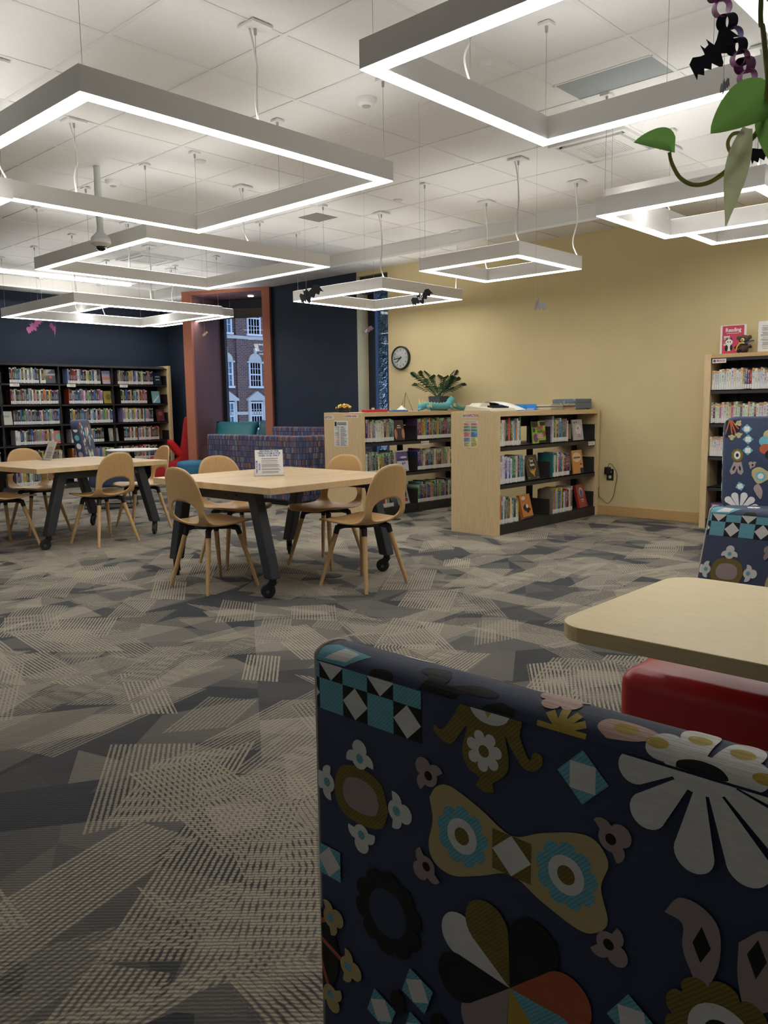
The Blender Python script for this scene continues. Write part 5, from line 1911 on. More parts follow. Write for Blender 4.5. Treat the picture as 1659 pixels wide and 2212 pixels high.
for k, (lb, cc, ee) in enumerate((('purple and grey boxed game on the lowest manga shelf, upper one', (112, 84, 132), (190, 186, 190)), ('black and green boxed game on the lowest manga shelf, lower one', (28, 30, 30), (96, 176, 60)))):
    gm = thing('boxed_game', lb, 'box', (7.72, 2.80, 0.0945 + (1 - k) * 0.075))
    boxobj('carton', mat('carton_%d' % k, cc, 0.5), 0, 0.18, -0.13, 0.13, 0, 0.074, gm)
    boxobj('printed_patch', mat('carton_print_%d' % k, ee, 0.5), -0.001, 0, 0.05, 0.115, 0.01, 0.062, gm)
    boxobj('printed_patch', mat('carton_print2_%d' % k, (196, 80, 60) if k else (120, 130, 170), 0.5), -0.001, 0, -0.1, 0.03, 0.012, 0.06, gm)

# ================================================================== LONG WALL BOOKCASE (left)
lb = thing('wall_bookcase', 'long black wall bookcase filled with fiction against the navy wall', 'bookcase', (4.0, 12.16, 0))
XL = 7.70 - 4.0
boxobj('end_panel', MAPLE, XL, XL + 0.05, -0.03, 0.37, 0, 1.93, lb, bevel=0.002)
boxobj('back_panel', SHELFD, 0, XL, 0.34, 0.35, 0.05, 1.9, lb)
MB().hexa([(0, 0.0, 1.875), (XL, 0.0, 1.875), (XL, 0.34, 1.875), (0, 0.34, 1.875)], [(0, 0.12, 1.915), (XL, 0.12, 1.915), (XL, 0.34, 1.915), (0, 0.34, 1.915)]).build('canopy_top', SHELF, lb)
bays = [(0.03, 0.915), (0.925, 1.80), (1.81, 2.685), (2.695, XL - 0.005)]
for a, _ in bays:
    boxobj('upright', SHELFD, a - 0.012, a + 0.012, 0.02, 0.34, 0, 1.88, lb)
boxobj('base', SHELF, 0, XL, 0.01, 0.34, 0, 0.08, lb)
LZ = [1.615, 1.305, 1.0, 0.697, 0.385]
for a0, a1 in bays:
    for z in LZ + [0.09]:
        MB().box(a0, a1, 0.02, 0.33, z - 0.008, z).box(a0, a1, 0.02, 0.024, z - 0.03, z).build('shelf', SHELF, lb)
        for a in (a0 + 0.014, a1 - 0.006):
            boxobj('bracket', SHELF, a - 0.003, a + 0.003, 0.02, 0.22, z, z + 0.15, lb)
for k, ax in enumerate((1.06, 1.93, 2.82)):
    s = boxobj('shelf_tag', PAPER, ax, ax + 0.14, 0.0165, 0.0195, LZ[0] - 0.05, LZ[0] - 0.006, lb)
    text_mesh('FICTION', 0.026, REDINK, s, basis((ax + 0.085, 0.0162, LZ[0] - 0.028), (1, 0, 0), (0, 0, 1)), sx=0.7)
# spine-out stock: several hundred, a few pixels each
cols, bm_v, bm_f, fcol = list(PAL.values()), [], [], []
rl = random.Random(9)
runs = {0: [(4.3, 4.86), (5.07, 5.49), (5.53, 5.60), (5.96, 6.49), (6.80, 7.43)], 1: [(4.3, 4.86), (5.07, 5.79), (5.96, 6.52), (6.84, 7.30)],
        2: [(4.3, 4.86), (5.09, 5.79), (5.96, 6.67), (6.86, 7.24), (7.27, 7.42)], 3: [(4.3, 4.86), (5.10, 5.66), (5.96, 6.5), (6.86, 7.10), (7.13, 7.50)],
        4: [(4.3, 4.86), (5.07, 5.79), (5.96, 6.66), (6.80, 7.44)], 5: [(5.07, 5.79), (5.96, 6.66)]}
st = MB()
stock_cols = []
for r, z in enumerate(LZ + [0.09]):
    for a0, a1 in runs[r]:
        a = a0
        while a < a1:
            t = rl.uniform(0.02, 0.034)
            h = rl.uniform(0.205, 0.235)
            y = 12.20
            st.box(a, a + t - 0.0015, y, y + 0.17, z + 0.0005, z + h)
            c = rl.choice(cols + [PAL[q] for q in ('black', 'charcoal', 'navy', 'grey', 'white', 'charcoal', 'black', 'maroon', 'cream', 'navy', 'brown', 'black')])
            c = [v * 0.78 + sum(c) / 3 * 0.22 for v in c]
            c = lin([min(255, max(0, int(v) + rl.randint(-16, 16))) for v in c])
            stock_cols += [(0.5, 0.46, 0.38)] * 2 + [c] * 4
            st.box(a + 0.0015, a + t - 0.003, y - 0.0012, y + 0.01, z + 0.006, z + 0.05)
            stock_cols += [(0.72, 0.72, 0.70)] * 6
            if rl.random() < 0.75:
                st.box(a + 0.0015, a + t - 0.003, y - 0.0012, y + 0.01, z + h - 0.022, z + h - 0.003)
                stock_cols += [lin(rl.choice([(130, 200, 130), (226, 170, 120), (214, 130, 150), (226, 222, 190)]))] * 6
            st.box(a + 0.007, a + t - 0.008, y - 0.0012, y + 0.01, z + 0.07, z + h * rl.uniform(0.55, 0.8))
            dk = sum(c) < 0.5
            stock_cols += [tuple(min(1, v * (1.0 if not dk else 1) * 0.5 + (0.25 if dk else 0.02)) for v in c)] * 6
            a += t
sto = st.build('shelved_fiction', PAPER, None, fix=False)
at = sto.data.attributes.new('book_colour', 'FLOAT_COLOR', 'FACE')
at.data.foreach_set('color', [v for c in stock_cols for v in (*c, 1)])
ms = bpy.data.materials.new('shelved_stock')
ms.use_nodes = True
t_ = NT(ms)
a_ = t_.node('ShaderNodeAttribute')
a_.attribute_name = 'book_colour'
t_.link(a_.outputs['Color'], t_.b.inputs['Base Color'])
t_.b.inputs['Roughness'].default_value = 0.5
sto.data.materials.clear()
sto.data.materials.append(ms)
tag(sto, 'rows of labelled fiction spines in the long wall bookcase', 'books', kind='stuff')
for lb_, x, r, w, h, cc, art in (
        ('dark cover with a red spot, display copy on the top row', 5.70, 0, 0.15, 0.21, (44, 46, 52), [((190, 80, 50), circ(0, -0.1, 0.3, 0.25))]),
        ('sunset cover, display copy on the top row', 6.62, 0, 0.15, 0.21, (176, 160, 176), [((200, 130, 80), rect(-1, 1, -0.4, 0.0)), ((120, 130, 160), rect(-1, 1, 0.5, 1))]),
        ('dark teal cover, display copy by the end panel, top row', 7.545, 0, 0.14, 0.2, (28, 44, 56), [((150, 170, 180), rect(-0.6, 0.6, 0.2, 0.4)), ((150, 170, 180), rect(-0.5, 0.5, -0.3, -0.1))]),
        ('gold foil cover, display copy on the second row', 6.63, 1, 0.16, 0.2, (150, 134, 60), [((110, 96, 36), circ(0, 0, 0.6, 0.5))]),
        ('pale aqua cover, display copy on the second row', 7.5, 1, 0.14, 0.2, (130, 180, 186), [((220, 150, 140), circ(0.0, 0.1, 0.22, 0.12)), ((220, 226, 226), [(-0.9, -0.8), (0.9, 0.4), (0.9, 0.2), (-0.5, -0.9)])]),
        ('dark red cover, display copy on the third row', 7.57, 2, 0.15, 0.2, (96, 50, 54), [((150, 90, 90), circ(0, 0.3, 0.6, 0.4))]),
        ('pink cover with a mint dome, display copy on the fourth row', 5.76, 3, 0.15, 0.2, (206, 118, 112), [((120, 176, 160), circ(0, 0, 0.6, 0.55))]),
        ('silver foil cover, display copy on the fourth row', 6.69, 3, 0.16, 0.21, (150, 148, 146), [((190, 176, 150), circ(-0.2, 0.2, 0.5, 0.6))]),
        ('black cover, display copy on the fifth row', 7.56, 4, 0.16, 0.21, (44, 42, 46), [((110, 110, 116), rect(-0.5, 0.5, 0.1, 0.4))]),
        ('pale cover at the photo edge, third row', 5.005, 2, 0.15, 0.2, (190, 190, 180), [((150, 160, 150), rect(-0.5, 0.5, 0.1, 0.4))])):
    face_out(lb_ + ' of the wall bookcase', w, h, 0.02, (x, 12.205, LZ[r] + 0.001), 0, cc, art, (), 0.16)

# ================================================================== SMALL THINGS
# ---- acrylic rule signs on the two tables
def rule_sign(label, loc, rz, full=True):
    """Slanted acrylic stand; the sheet looks toward local -y."""
    root = thing('acrylic_sign', label, 'sign', loc, rz, 'acrylic rule signs')
    w, h = 0.215, 0.20
    M = Matrix.Rotation(math.radians(-22), 4, 'X')
    st = MB().box(-w / 2, w / 2, 0, 0.003, 0.0, h, M=M)
    st.box(-w / 2, w / 2, -0.055, 0.0, 0.0, 0.003)
    st.box(-w / 2, w / 2, -0.058, -0.055, 0.0, 0.026)
    st.box(-w / 2, w / 2, 0.0, 0.003, 0.0, h * 0.99, M=Matrix.Translation((0, h * math.sin(math.radians(22)) * 2 - 0.004, 0)) @ Matrix.Rotation(math.radians(22), 4, 'X'))
    st.build('stand', ACRYLIC, root)
    sh = MB().box(-w / 2 + 0.012, w / 2 - 0.004, -0.0012, -0.0006, 0.006, h - 0.003, M=M).build('printed_sheet', PAPER, root)
    if full:
        for body, z, sx in (('SEATING IN THE', 0.187, 1.0), ('TEEN ROOM IS FOR', 0.170, 1.0), ('AGES 13-20 ONLY', 0.153, 1.0)):
            text_mesh(body, 0.0185, BLUEINK, sh, M @ basis((0.006, -0.0016, z), (1, 0, 0), (0, 0, 1)), bold=0.0005, sx=sx)
        text_mesh('TEEN ROOM', 0.018, BLUEINK, sh, M @ basis((-w / 2 + 0.024, -0.0016, 0.068), (0, 0, 1), (-1, 0, 0)), bold=0.0004, sx=0.95)
        text_mesh('RULES', 0.018, BLUEINK, sh, M @ basis((-w / 2 + 0.043, -0.0016, 0.07), (0, 0, 1), (-1, 0, 0)), bold=0.0004)
    rr = random.Random(8)
    ln = MB()
    z = 0.133
    while z > 0.02:
        ln.box(-0.05, rr.uniform(0.06, 0.095), -0.0017, -0.0013, z - 0.0012, z + 0.0012, M=M)
        z -= rr.choice([0.0055, 0.0055, 0.011])
    tag(ln.build('print_lines', mat('grey_print', (104, 102, 100), 0.8), sh), kind='stuff')
    return root


rule_sign('acrylic stand with the teen room rules on the centre table', (3.675, 4.545, 0.7162), math.radians(-38))
rule_sign('acrylic stand with a slanted printed sheet on the left table', (3.60, 7.92, 0.7162), math.radians(-92), False)

# ---- wall clock: about a quarter to eight
ck = thing('wall_clock', 'round black-rimmed wall clock on the yellow wall', 'clock', (8.0, 7.093, 1.822))
MX = basis((0, 0, 0), (0, -1, 0), (0, 0, 1))     # clock space: x right, y up, z toward the room


def ckb(b):
    b.v = [tuple(MX @ Vector(p)) for p in b.v]
    return b


ckb(MB().lathe([(0.15, 0.001), (0.152, 0.02), (0.15, 0.042), (0.142, 0.046), (0.138, 0.04), (0.138, 0.03)], 48)).build('rim', BLACK, ck, smooth=True, angle=40)
ckb(MB().lathe([(0.139, 0.028), (0.139, 0.031)], 48)).build('dial', mat('clock_dial', (214, 214, 208), 0.5), ck)
for k in range(1, 13):
    a = math.radians(90 - 30 * k)
    text_mesh(str(k), 0.036, INK, ck, MX @ Matrix.Translation((0.104 * math.cos(a), 0.104 * math.sin(a), 0.0322)), 'numeral', bold=0.0006)
ckt = MB()
for k in range(60):
    a = math.radians(6 * k)
    r0 = 0.126 if k % 5 == 0 else 0.13
    for_ = Matrix.Rotation(a, 4, 'Z')
    ckt.box(r0, 0.134, -0.0012, 0.0012, 0.031, 0.0316, M=for_)
tag(ckb(ckt).build('minute_marks', INK, ck), kind='stuff')
for nm, ang, ln_, wd, zz in (('minute_hand', -171, 0.115, 0.0045, 0.035), ('hour_hand', -139, 0.088, 0.006, 0.0335)):
    ckb(MB().box(-0.022, ln_, -wd, wd, zz, zz + 0.001, M=Matrix.Rotation(math.radians(ang), 4, 'Z'))).build(nm, INK, ck)
ckb(MB().box(-0.03, 0.1, -0.001, 0.001, 0.037, 0.0374, M=Matrix.Rotation(math.radians(-80), 4, 'Z'))).build('second_hand', mat('grey_ink', (90, 84, 80), 0.8), ck)
ckb(MB().lathe([(0.139, 0.041), (0.1, 0.0445), (0.05, 0.0465), (0.002, 0.047)], 40)).build('crystal', ACRYLIC, ck, smooth=True)

# ---- wall outlet, charger and cord
ou = thing('wall_outlet', 'dark wall outlet plate low on the yellow wall', 'outlet', (8.0, 4.118, 0.44))
boxobj('plate', mat('bronze_plate', (52, 46, 38), 0.4, metal=0.3), -0.006, 0, -0.04, 0.04, -0.062, 0.062, ou, bevel=0.002)
for z in (-0.025, 0.03):
    MB().cyl((-0.008, 0, z), (-0.005, 0, z), 0.018, n=18).build('socket', mat('socket_cream', (208, 204, 192), 0.5), ou)
chg = thing('power_adapter', 'black power adapter plugged into the wall outlet with hanging cord', 'adapter', (7.992, 4.13, 0.455))
MB().box(-0.05, 0, -0.026, 0.032, -0.01, 0.068).build('body', BLACK, chg, bevel=0.008, seg=3)
pts = catmull([(-0.03, 0.0, 0.065), (-0.025, -0.02, 0.105), (-0.02, -0.06, 0.075), (-0.012, -0.1, -0.01), (-0.012, -0.085, -0.12), (-0.012, -0.06, -0.25), (-0.012, 0.0, -0.325), (-0.012, 0.06, -0.29),
               (-0.02, 0.1, -0.25), (-0.02, 0.108, -0.17), (-0.006, 0.106, -0.16)], 6)
MB().tube(pts, 0.0028, 6).build('cord', BLACK, chg, smooth=True)

# ---- floor boxes
for lbl, x, y in (('round black floor outlet cover under the centre table', 3.90, 4.15), ('round black floor outlet cover near the fiction bookcase', 6.33, 5.75)):
    f = thing('floor_outlet', lbl, 'floor outlet', (x, y, 0), 0, 'floor outlet covers')
    MB().lathe([(0.075, 0.0), (0.075, 0.003), (0.07, 0.005), (0.01, 0.0055)], 32).build('cover', mat('floor_box_black', (34, 32, 30), 0.6), f, smooth=True, angle=40)
    MB().lathe([(0.03, 0.0055), (0.03, 0.007), (0.002, 0.0075)], 20).build('cap', mat('floor_box_dark', (24, 23, 22), 0.5), f)

# ---- on top of the fiction bookcase
ZT = 1.1405
pc = thing('popcorn_bowl', 'dark bowl heaped with yellow popcorn on the fiction bookcase', 'bowl', (6.19, 6.34, ZT))
MB().lathe([(0.055, 0.0), (0.07, 0.01), (0.074, 0.05), (0.066, 0.05)], 28).build('bowl', SHELFD, pc, smooth=True, angle=40)
rr = random.Random(2)
pp = MB()
for k in range(70):
    a, q = rr.uniform(0, 6.28), rr.random()
    r = 0.085 * math.sqrt(q)
    z = 0.05 + 0.036 * (1 - q) + rr.uniform(-0.003, 0.003)
    s = rr.uniform(0.009, 0.014)
    c = Vector((r * math.cos(a), r * math.sin(a), z))
    pp.add([c + Vector(v) * s for v in ((1, 0, 0), (-1, 0, 0), (0, 1, 0), (0, -1, 0), (0, 0, 1), (0, 0, -1))], [(0, 2, 4), (2, 1, 4), (1, 3, 4), (3, 0, 4), (2, 0, 5), (1, 2, 5), (3, 1, 5), (0, 3, 5)])
tag(pp.build('popcorn', mat('popcorn_yellow', (226, 190, 88), 0.8, var=0.1, scale=60), pc, smooth=True), kind='stuff')
rbx = thing('red_game_tray', 'flat red tray with a white knob on the fiction bookcase', 'tray', (6.33, 6.10, ZT))
MB().box(-0.06, 0.26, -0.05, 0.05, 0, 0.028).build('tray', mat('red_plastic', (190, 36, 40), 0.4), rbx, bevel=0.006, seg=2)
MB().cyl((0.07, 0, 0.028), (0.07, 0, 0.046), 0.016, n=12).build('knob', WHITE, rbx)
bbx = thing('blue_ruler_tray', 'flat blue tray beside the white paper pyramid', 'tray', (6.75, 6.06, ZT))
MB().box(-0.1, 0.14, -0.04, 0.04, 0, 0.014).build('tray', mat('blue_plastic', (44, 112, 190), 0.4), bbx, bevel=0.004, seg=2)
MB().box(-0.08, 0.12, -0.02, 0.02, 0.014, 0.019).build('lid_rib', mat('blue_plastic', (44, 112, 190), 0.4), bbx)
py = MB()
py.add([(-0.065, -0.065, 0), (0.065, -0.065, 0), (0.065, 0.065, 0), (-0.065, 0.065, 0), (0, 0, 0.07)], [(3, 2, 1, 0), (0, 1, 4), (1, 2, 4), (2, 3, 4), (3, 0, 4)])
o = py.build('paper_pyramid', PAPER, None, (7.0, 6.22, ZT))
o.rotation_euler = (0, 0, 0.5)
tag(o, 'small folded white paper pyramid on the fiction bookcase', 'pyramid')
tr = MB().tube([(-0.08, 0, 0.003), (0.0, 0.02, 0.22), (0.08, 0, 0.003)], 0.003, 6).tube([(0.0, 0.02, 0.22), (0, 0.09, 0.003)], 0.003, 6)
o = tr.build('wire_easel', mat('dark_wire', (84, 72, 62), 0.4, metal=0.5), None, (7.21, 6.33, ZT))
o.rotation_euler = (0, 0, -0.5)
tag(o, 'thin wire triangle easel beside the crocheted dragon', 'easel')

# crocheted dragon lying along the shelf top
dr = thing('dragon_plush', 'teal crocheted dragon with cream spines lying on the fiction bookcase', 'plush toy', (7.1, 6.06, ZT + 0.006))
TEALY = mat('teal_yarn', (98, 170, 178), 0.9, var=0.12, scale=120, bump=0.6, bscale=260)
CRMY = mat('cream_yarn', (222, 206, 140), 0.9, var=0.1, scale=120)
body = catmull([(0.10, 0, 0.05), (0.18, 0.01, 0.058), (0.32, 0.015, 0.048), (0.46, 0.01, 0.045), (0.56, 0.0, 0.06), (0.615, 0.0, 0.115), (0.65, 0.005, 0.095), (0.70, 0.0, 0.05), (0.78, -0.01, 0.022), (0.87, -0.005, 0.02), (0.93, 0.0, 0.045)], 5)
rad = [0.036 + 0.008 * math.sin(k / len(body) * 3.14) for k in range(len(body))]
n = len(body)
rad = [min(r, 0.007 + 0.042 * (1 - max(0, (k - n * 0.45) / (n * 0.55)))) for k, r in enumerate(rad)]
MB().tube(body, rad, 12).build('body', TEALY, dr, smooth=True)
sp_ = MB()
for k in range(2, n - 2, 2):
    p = body[k]
    h = rad[k]
    sp_.add([(p.x - 0.012, p.y - 0.004, p.z + h * 0.85), (p.x + 0.012, p.y - 0.004, p.z + h * 0.85), (p.x + 0.012, p.y + 0.004, p.z + h * 0.85), (p.x - 0.012, p.y + 0.004, p.z + h * 0.85), (p.x, p.y, p.z + h + 0.012)],
            [(3, 2, 1, 0), (0, 1, 4), (1, 2, 4), (2, 3, 4), (3, 0, 4)])
tag(sp_.build('spines', CRMY, dr), kind='stuff')
MB().lathe([(0.002, -0.04), (0.024, -0.034), (0.038, -0.012), (0.04, 0.008), (0.03, 0.03), (0.002, 0.042)], 16, (0.05, -0.01, 0.045), M=Matrix.Rotation(0.9, 4, 'Y')).build('head', TEALY, dr, smooth=True)
for y in (-0.02, 0.02):
    MB().cyl((0.06, y, 0.075), (0.055, y * 1.3, 0.135), 0.013, 0.002, 8).build('horn', CRMY, dr)
MB().tube([(0.02, -0.02, 0.02), (-0.03, -0.035, 0.008), (-0.05, -0.04, 0.012)], [0.018, 0.014, 0.005], 8).build('snout_frill', TEALY, dr, smooth=True)
for x, y in ((0.13, -0.04), (0.56, -0.045), (0.13, 0.045), (0.56, 0.045)):
    MB().tube([(x, y * 0.6, 0.05), (x + 0.01, y, 0.03), (x + 0.02, y * 1.2, 0.012)], [0.02, 0.02, 0.012], 8).build('leg', TEALY, dr, smooth=True)
for x in (0.15, 0.60):
    MB().add([(x, -0.035, 0.05), (x + 0.05, -0.045, 0.03), (x + 0.055, -0.045, 0.075), (x + 0.02, -0.04, 0.085), (x + 0.01, -0.03, 0.06), (x + 0.05, -0.037, 0.04), (x + 0.055, -0.037, 0.078), (x + 0.02, -0.03, 0.088)],
             [(0, 1, 2, 3), (7, 6, 5, 4), (0, 4, 5, 1), (1, 5, 6, 2), (2, 6, 7, 3), (3, 7, 4, 0)]).build('wing', CRMY, dr)

# potted parlour palm
pm = thing('potted_palm', 'parlour palm in a dark square pot behind the crocheted dragon', 'potted plant', (7.74, 6.27, ZT))
MB().hexa([(-0.075, -0.075, 0), (0.075, -0.075, 0), (0.075, 0.075, 0), (-0.075, 0.075, 0)], [(-0.092, -0.092, 0.17), (0.092, -0.092, 0.17), (0.092, 0.092, 0.17), (-0.092, 0.092, 0.17)]).build('pot', mat('slate_pot', (66, 76, 84), 0.5), pm, bevel=0.004)
boxobj('soil', mat('potting_soil', (52, 40, 32), 0.95), -0.082, 0.082, -0.082, 0.082, 0.165, 0.174, pm)
GREENL = mat('palm_leaf', (44, 74, 38), 0.5, var=0.3, scale=20)
rr = random.Random(14)
for k in range(19):
    a = k * 2.4 + rr.uniform(-0.3, 0.3)
    L = rr.uniform(0.34, 0.5) if k else 0.52
    up = rr.uniform(0.55, 1.25)
    if 0.4 < (a % 6.283) < 1.2:
        L *= 0.6
    d = Vector((math.cos(a), math.sin(a), 0))
    if (d.x * L * 0.8 + 7.74) > 7.9:
        L = min(L, 0.26)
    P0 = Vector((rr.uniform(-0.03, 0.03), rr.uniform(-0.03, 0.03), 0.17))
    spine = [P0 + d * L * math.sin(t * 1.25) * (0.95 - up * 0.35) + Vector((0, 0, L * up * (t - 0.34 * t * t))) for t in [q / 15 for q in range(16)]]
    b = MB().tube(spine, [0.004 - 0.0002 * q for q in range(16)], 5)
    for q in range(4, 16):
        for s in (-1, 1):
            p = spine[q]
            t = (spine[min(q + 1, 15)] - spine[q - 1]).normalized()
            side_ = t.cross(Vector((0, 0, 1))).normalized() * s
            ln_ = 0.14 * (1 - abs(q - 9) / 11)
            tip = p + side_ * ln_ * 0.85 + t * ln_ * 0.75 + Vector((0, 0, -0.03))
            mid_ = (p + tip) / 2 + Vector((0, 0, 0.012))
            w_ = t * 0.011
            b.add([p, mid_ - w_, tip, mid_ + w_], [(0, 1, 2, 3)])
    b.build('frond', GREENL, pm, fix=False)

# ---- on top of the nonfiction bookcase
tw = thing('typewriter', 'cream and black typewriter with a sheet of paper on the nonfiction bookcase', 'typewriter', (6.30, 4.50, ZT))
IV = mat('ivory_plastic', (196, 188, 166), 0.5)
MB().hexa([(-0.18, -0.16, 0), (0.24, -0.16, 0), (0.24, 0.16, 0), (-0.18, 0.16, 0)], [(-0.17, -0.14, 0.028), (0.23, -0.14, 0.028), (0.23, 0.14, 0.06), (-0.17, 0.14, 0.06)]).build('body', IV, tw, bevel=0.008, seg=2)
MB().hexa([(-0.17, 0.0, 0.03), (0.04, 0.0, 0.03), (0.04, 0.15, 0.03), (-0.17, 0.15, 0.03)], [(-0.08, 0.02, 0.078), (0.04, 0.02, 0.078), (0.04, 0.14, 0.078), (-0.08, 0.14, 0.078)]).build('cover', IV, tw, bevel=0.006, seg=2)
MB().cyl((0.05, 0.08, 0.055), (0.24, 0.08, 0.055), 0.026, n=18).build('platen', BLACK, tw, smooth=True, angle=40)
MB().cyl((0.24, 0.08, 0.055), (0.262, 0.08, 0.055), 0.018, n=14).build('platen_knob', BLACK, tw)
for r_ in range(3):
    for k in range(8):
        MB().cyl((-0.1 + k * 0.034 + r_ * 0.01, -0.12 + r_ * 0.032, 0.024), (-0.1 + k * 0.034 + r_ * 0.01, -0.12 + r_ * 0.032, 0.045 + 0.005 * r_), 0.011, n=8).build('key', BLACK, tw)
sheet = [(0.07 + 0.0, 0.085, 0.085), (0.10, 0.07, 0.09), (0.14, 0.03, 0.086), (0.19, -0.04, 0.065), (0.24, -0.11, 0.03), (0.27, -0.15, 0.008)]
sp2 = catmull(sheet, 4)
b = MB()
vs = [(p.x - 0.05, p.y, p.z) for p in sp2] + [(p.x + 0.15, p.y, p.z) for p in sp2]
m_ = len(sp2)
b.add(vs, [(k, k + 1, m_ + k + 1, m_ + k) for k in range(m_ - 1)])
po = b.build('paper_sheet', PAPER, tw, smooth=True)
po.modifiers.new('thickness', 'SOLIDIFY').thickness = 0.0006
MB().tube([(0.25, 0.1, 0.055), (0.27, 0.13, 0.1), (0.2, 0.14, 0.14)], 0.004, 6).build('return_lever', STEEL, tw, smooth=True)
bt = thing('blue_paper_tray', 'bright blue open tray holding papers on the nonfiction bookcase', 'tray', (6.87, 4.57, ZT))
BLUEP = mat('bright_blue_plastic', (52, 136, 216), 0.35)
tb = MB().box(-0.17, 0.19, -0.11, 0.13, 0, 0.004).box(-0.17, 0.19, 0.127, 0.13, 0.004, 0.062).box(-0.17, -0.167, -0.11, 0.127, 0.004, 0.062).box(0.187, 0.19, -0.11, 0.127, 0.004, 0.062).box(-0.167, 0.02, -0.11, -0.107, 0.004, 0.05)
tb.build('tray', BLUEP, bt)
boxobj('papers', mat('tray_papers', (196, 198, 206), 0.8), 0.03, 0.17, -0.1, 0.1, 0.004, 0.02, bt)
rr = random.Random(6)
for s_, (x, hh) in enumerate(((7.19, 9), (7.44, 9))):
    for k in range(hh):
        c = rr.choice([(196, 180, 140), (150, 60, 50), (206, 200, 186), (120, 120, 112), (176, 158, 120)])
        o = MB().box(-0.115, 0.115, -0.1, 0.1, 0, 0.0062).build('magazine', mat('magazine_%d_%d_%d' % c, c, 0.6), None, (x + rr.uniform(-0.004, 0.004), 4.40 + rr.uniform(-0.006, 0.006), ZT + k * 0.0064))
        tag(o, f'thin magazine, {ORD[k]} from the bottom of the {"blue tray" if s_ == 0 else "suitcase"} side pile on nonfiction bookcase', 'magazine', 'magazine piles')
rp_ = thing('suitcase_record_player', 'grey-blue suitcase record player with silver latches on the nonfiction bookcase', 'record player', (7.775, 4.465, ZT), -H)
SLATE = mat('slate_blue_vinyl', (96, 116, 130), 0.6, bump=0.2, bscale=300)
MB().box(-0.137, 0.137, -0.175, 0.175, 0.008, 0.068).build('lower_case', SLATE, rp_, bevel=0.006, seg=2)
MB().box(-0.137, 0.137, -0.175, 0.175, 0.07, 0.112).build('lid', SLATE, rp_, bevel=0.006, seg=2)
for x in (-0.126, 0.126):
    for z in (0.016, 0.102):
        MB().box(x - 0.012, x + 0.012, -0.178, -0.163, z - 0.009, z + 0.011).build('corner_cap', STEEL, rp_, bevel=0.003)
for x in (-0.03, 0.05):
    MB().box(x - 0.012, x + 0.012, -0.179, -0.174, 0.052, 0.07).build('latch', STEEL, rp_, bevel=0.002)
MB().box(-0.002, 0.022, -0.181, -0.174, 0.046, 0.09).build('clasp', STEEL, rp_, bevel=0.002)
for x in (-0.11, 0.11):
    for y in (-0.15, 0.15):
        MB().cyl((x, y, 0), (x, y, 0.009), 0.01, n=10).build('foot', BLACK, rp_)

# ---- on top of the manga bookcase
rd = thing('reading_poster_stand', 'acrylic stand with a pink Reading poster on the manga bookcase', 'poster', (7.86, 2.835, 1.6405))
boxobj('stand', ACRYLIC, 0.003, 0.006, -0.118, 0.118, 0, 0.27, rd)
boxobj('foot', ACRYLIC, 0.006, 0.07, -0.118, 0.118, 0, 0.003, rd)
boxobj('back_sheet', PAPER, 0.001, 0.003, -0.118, 0.118, 0.004, 0.268, rd)
pk = boxobj('poster_sheet', mat('poster_pink', (196, 62, 92), 0.6), 0.0, 0.001, -0.098, 0.1, 0.006, 0.262, rd)
R_ = lambda y, z: basis((-0.0012, y, z), (0, -1, 0), (0, 0, 1))
text_mesh('Reading', 0.05, PAPER, pk, R_(0.0, 0.222), bold=0.0012, sx=0.9)
MB().box(-0.0006, 0, -0.05, 0.06, 0.19, 0.194).build('tagline', PAPER, pk)


def art(name, m, y, z, ry, rz_, x=-0.0008, n=20):
    MB().prism([(ry * math.cos(6.2832 * k / n), rz_ * math.sin(6.2832 * k / n)) for k in range(n)], lambda u, v, w: (w, y + u, z + v), x, 0.0).build(name, m, pk)


for k, c in enumerate(((214, 210, 200), (170, 172, 176), (190, 90, 60), (120, 150, 110), (214, 210, 200))):
    boxobj('printed_book', mat('poster_book_%d' % k, c, 0.7), -0.0006, 0, 0.03, 0.086, 0.155 - k * 0.018, 0.169 - k * 0.018, pk)
art('printed_cat_body', PAPER, 0.035, 0.06, 0.028, 0.03)
art('printed_cat_patch', INK, 0.058, 0.058, 0.014, 0.03, -0.0012)
art('printed_cat_patch', INK, 0.014, 0.06, 0.012, 0.026, -0.0012)
art('printed_cat_head', PAPER, 0.035, 0.112, 0.033, 0.027, -0.0014)
for y in (0.055, 0.015):
    MB().prism([(-0.012, 0), (0.012, 0), (0, 0.032)], lambda u, v, w, y=y: (w, y + u, 0.126 + v), -0.001, 0).build('printed_cat_ear', INK, pk)
    art('printed_cat_eye', INK, 0.035 + (y - 0.035) * 0.55, 0.114, 0.006, 0.006, -0.0018, 10)
br = thing('crocheted_bear', 'brown crocheted bear with yellow and blue scarf before the pink poster', 'plush toy', (7.775, 2.705, 1.6405))
BRN = mat('brown_yarn', (92, 68, 54), 0.9, var=0.2, scale=150, bump=0.6, bscale=280)
DKY = mat('black_yarn', (26, 25, 27), 0.9, bump=0.5, bscale=280)


def ball(name, m, c, r, par, sc=(1, 1, 1), n=14):
    prof = [(r * math.sin(math.pi * k / 8) + 1e-4, -r * math.cos(math.pi * k / 8)) for k in range(9)]
    b = MB().lathe(prof, n)
    b.v = [(p[0] * sc[0] + c[0], p[1] * sc[1] + c[1], p[2] * sc[2] + c[2]) for p in b.v]
    return b.build(name, m, par, smooth=True)


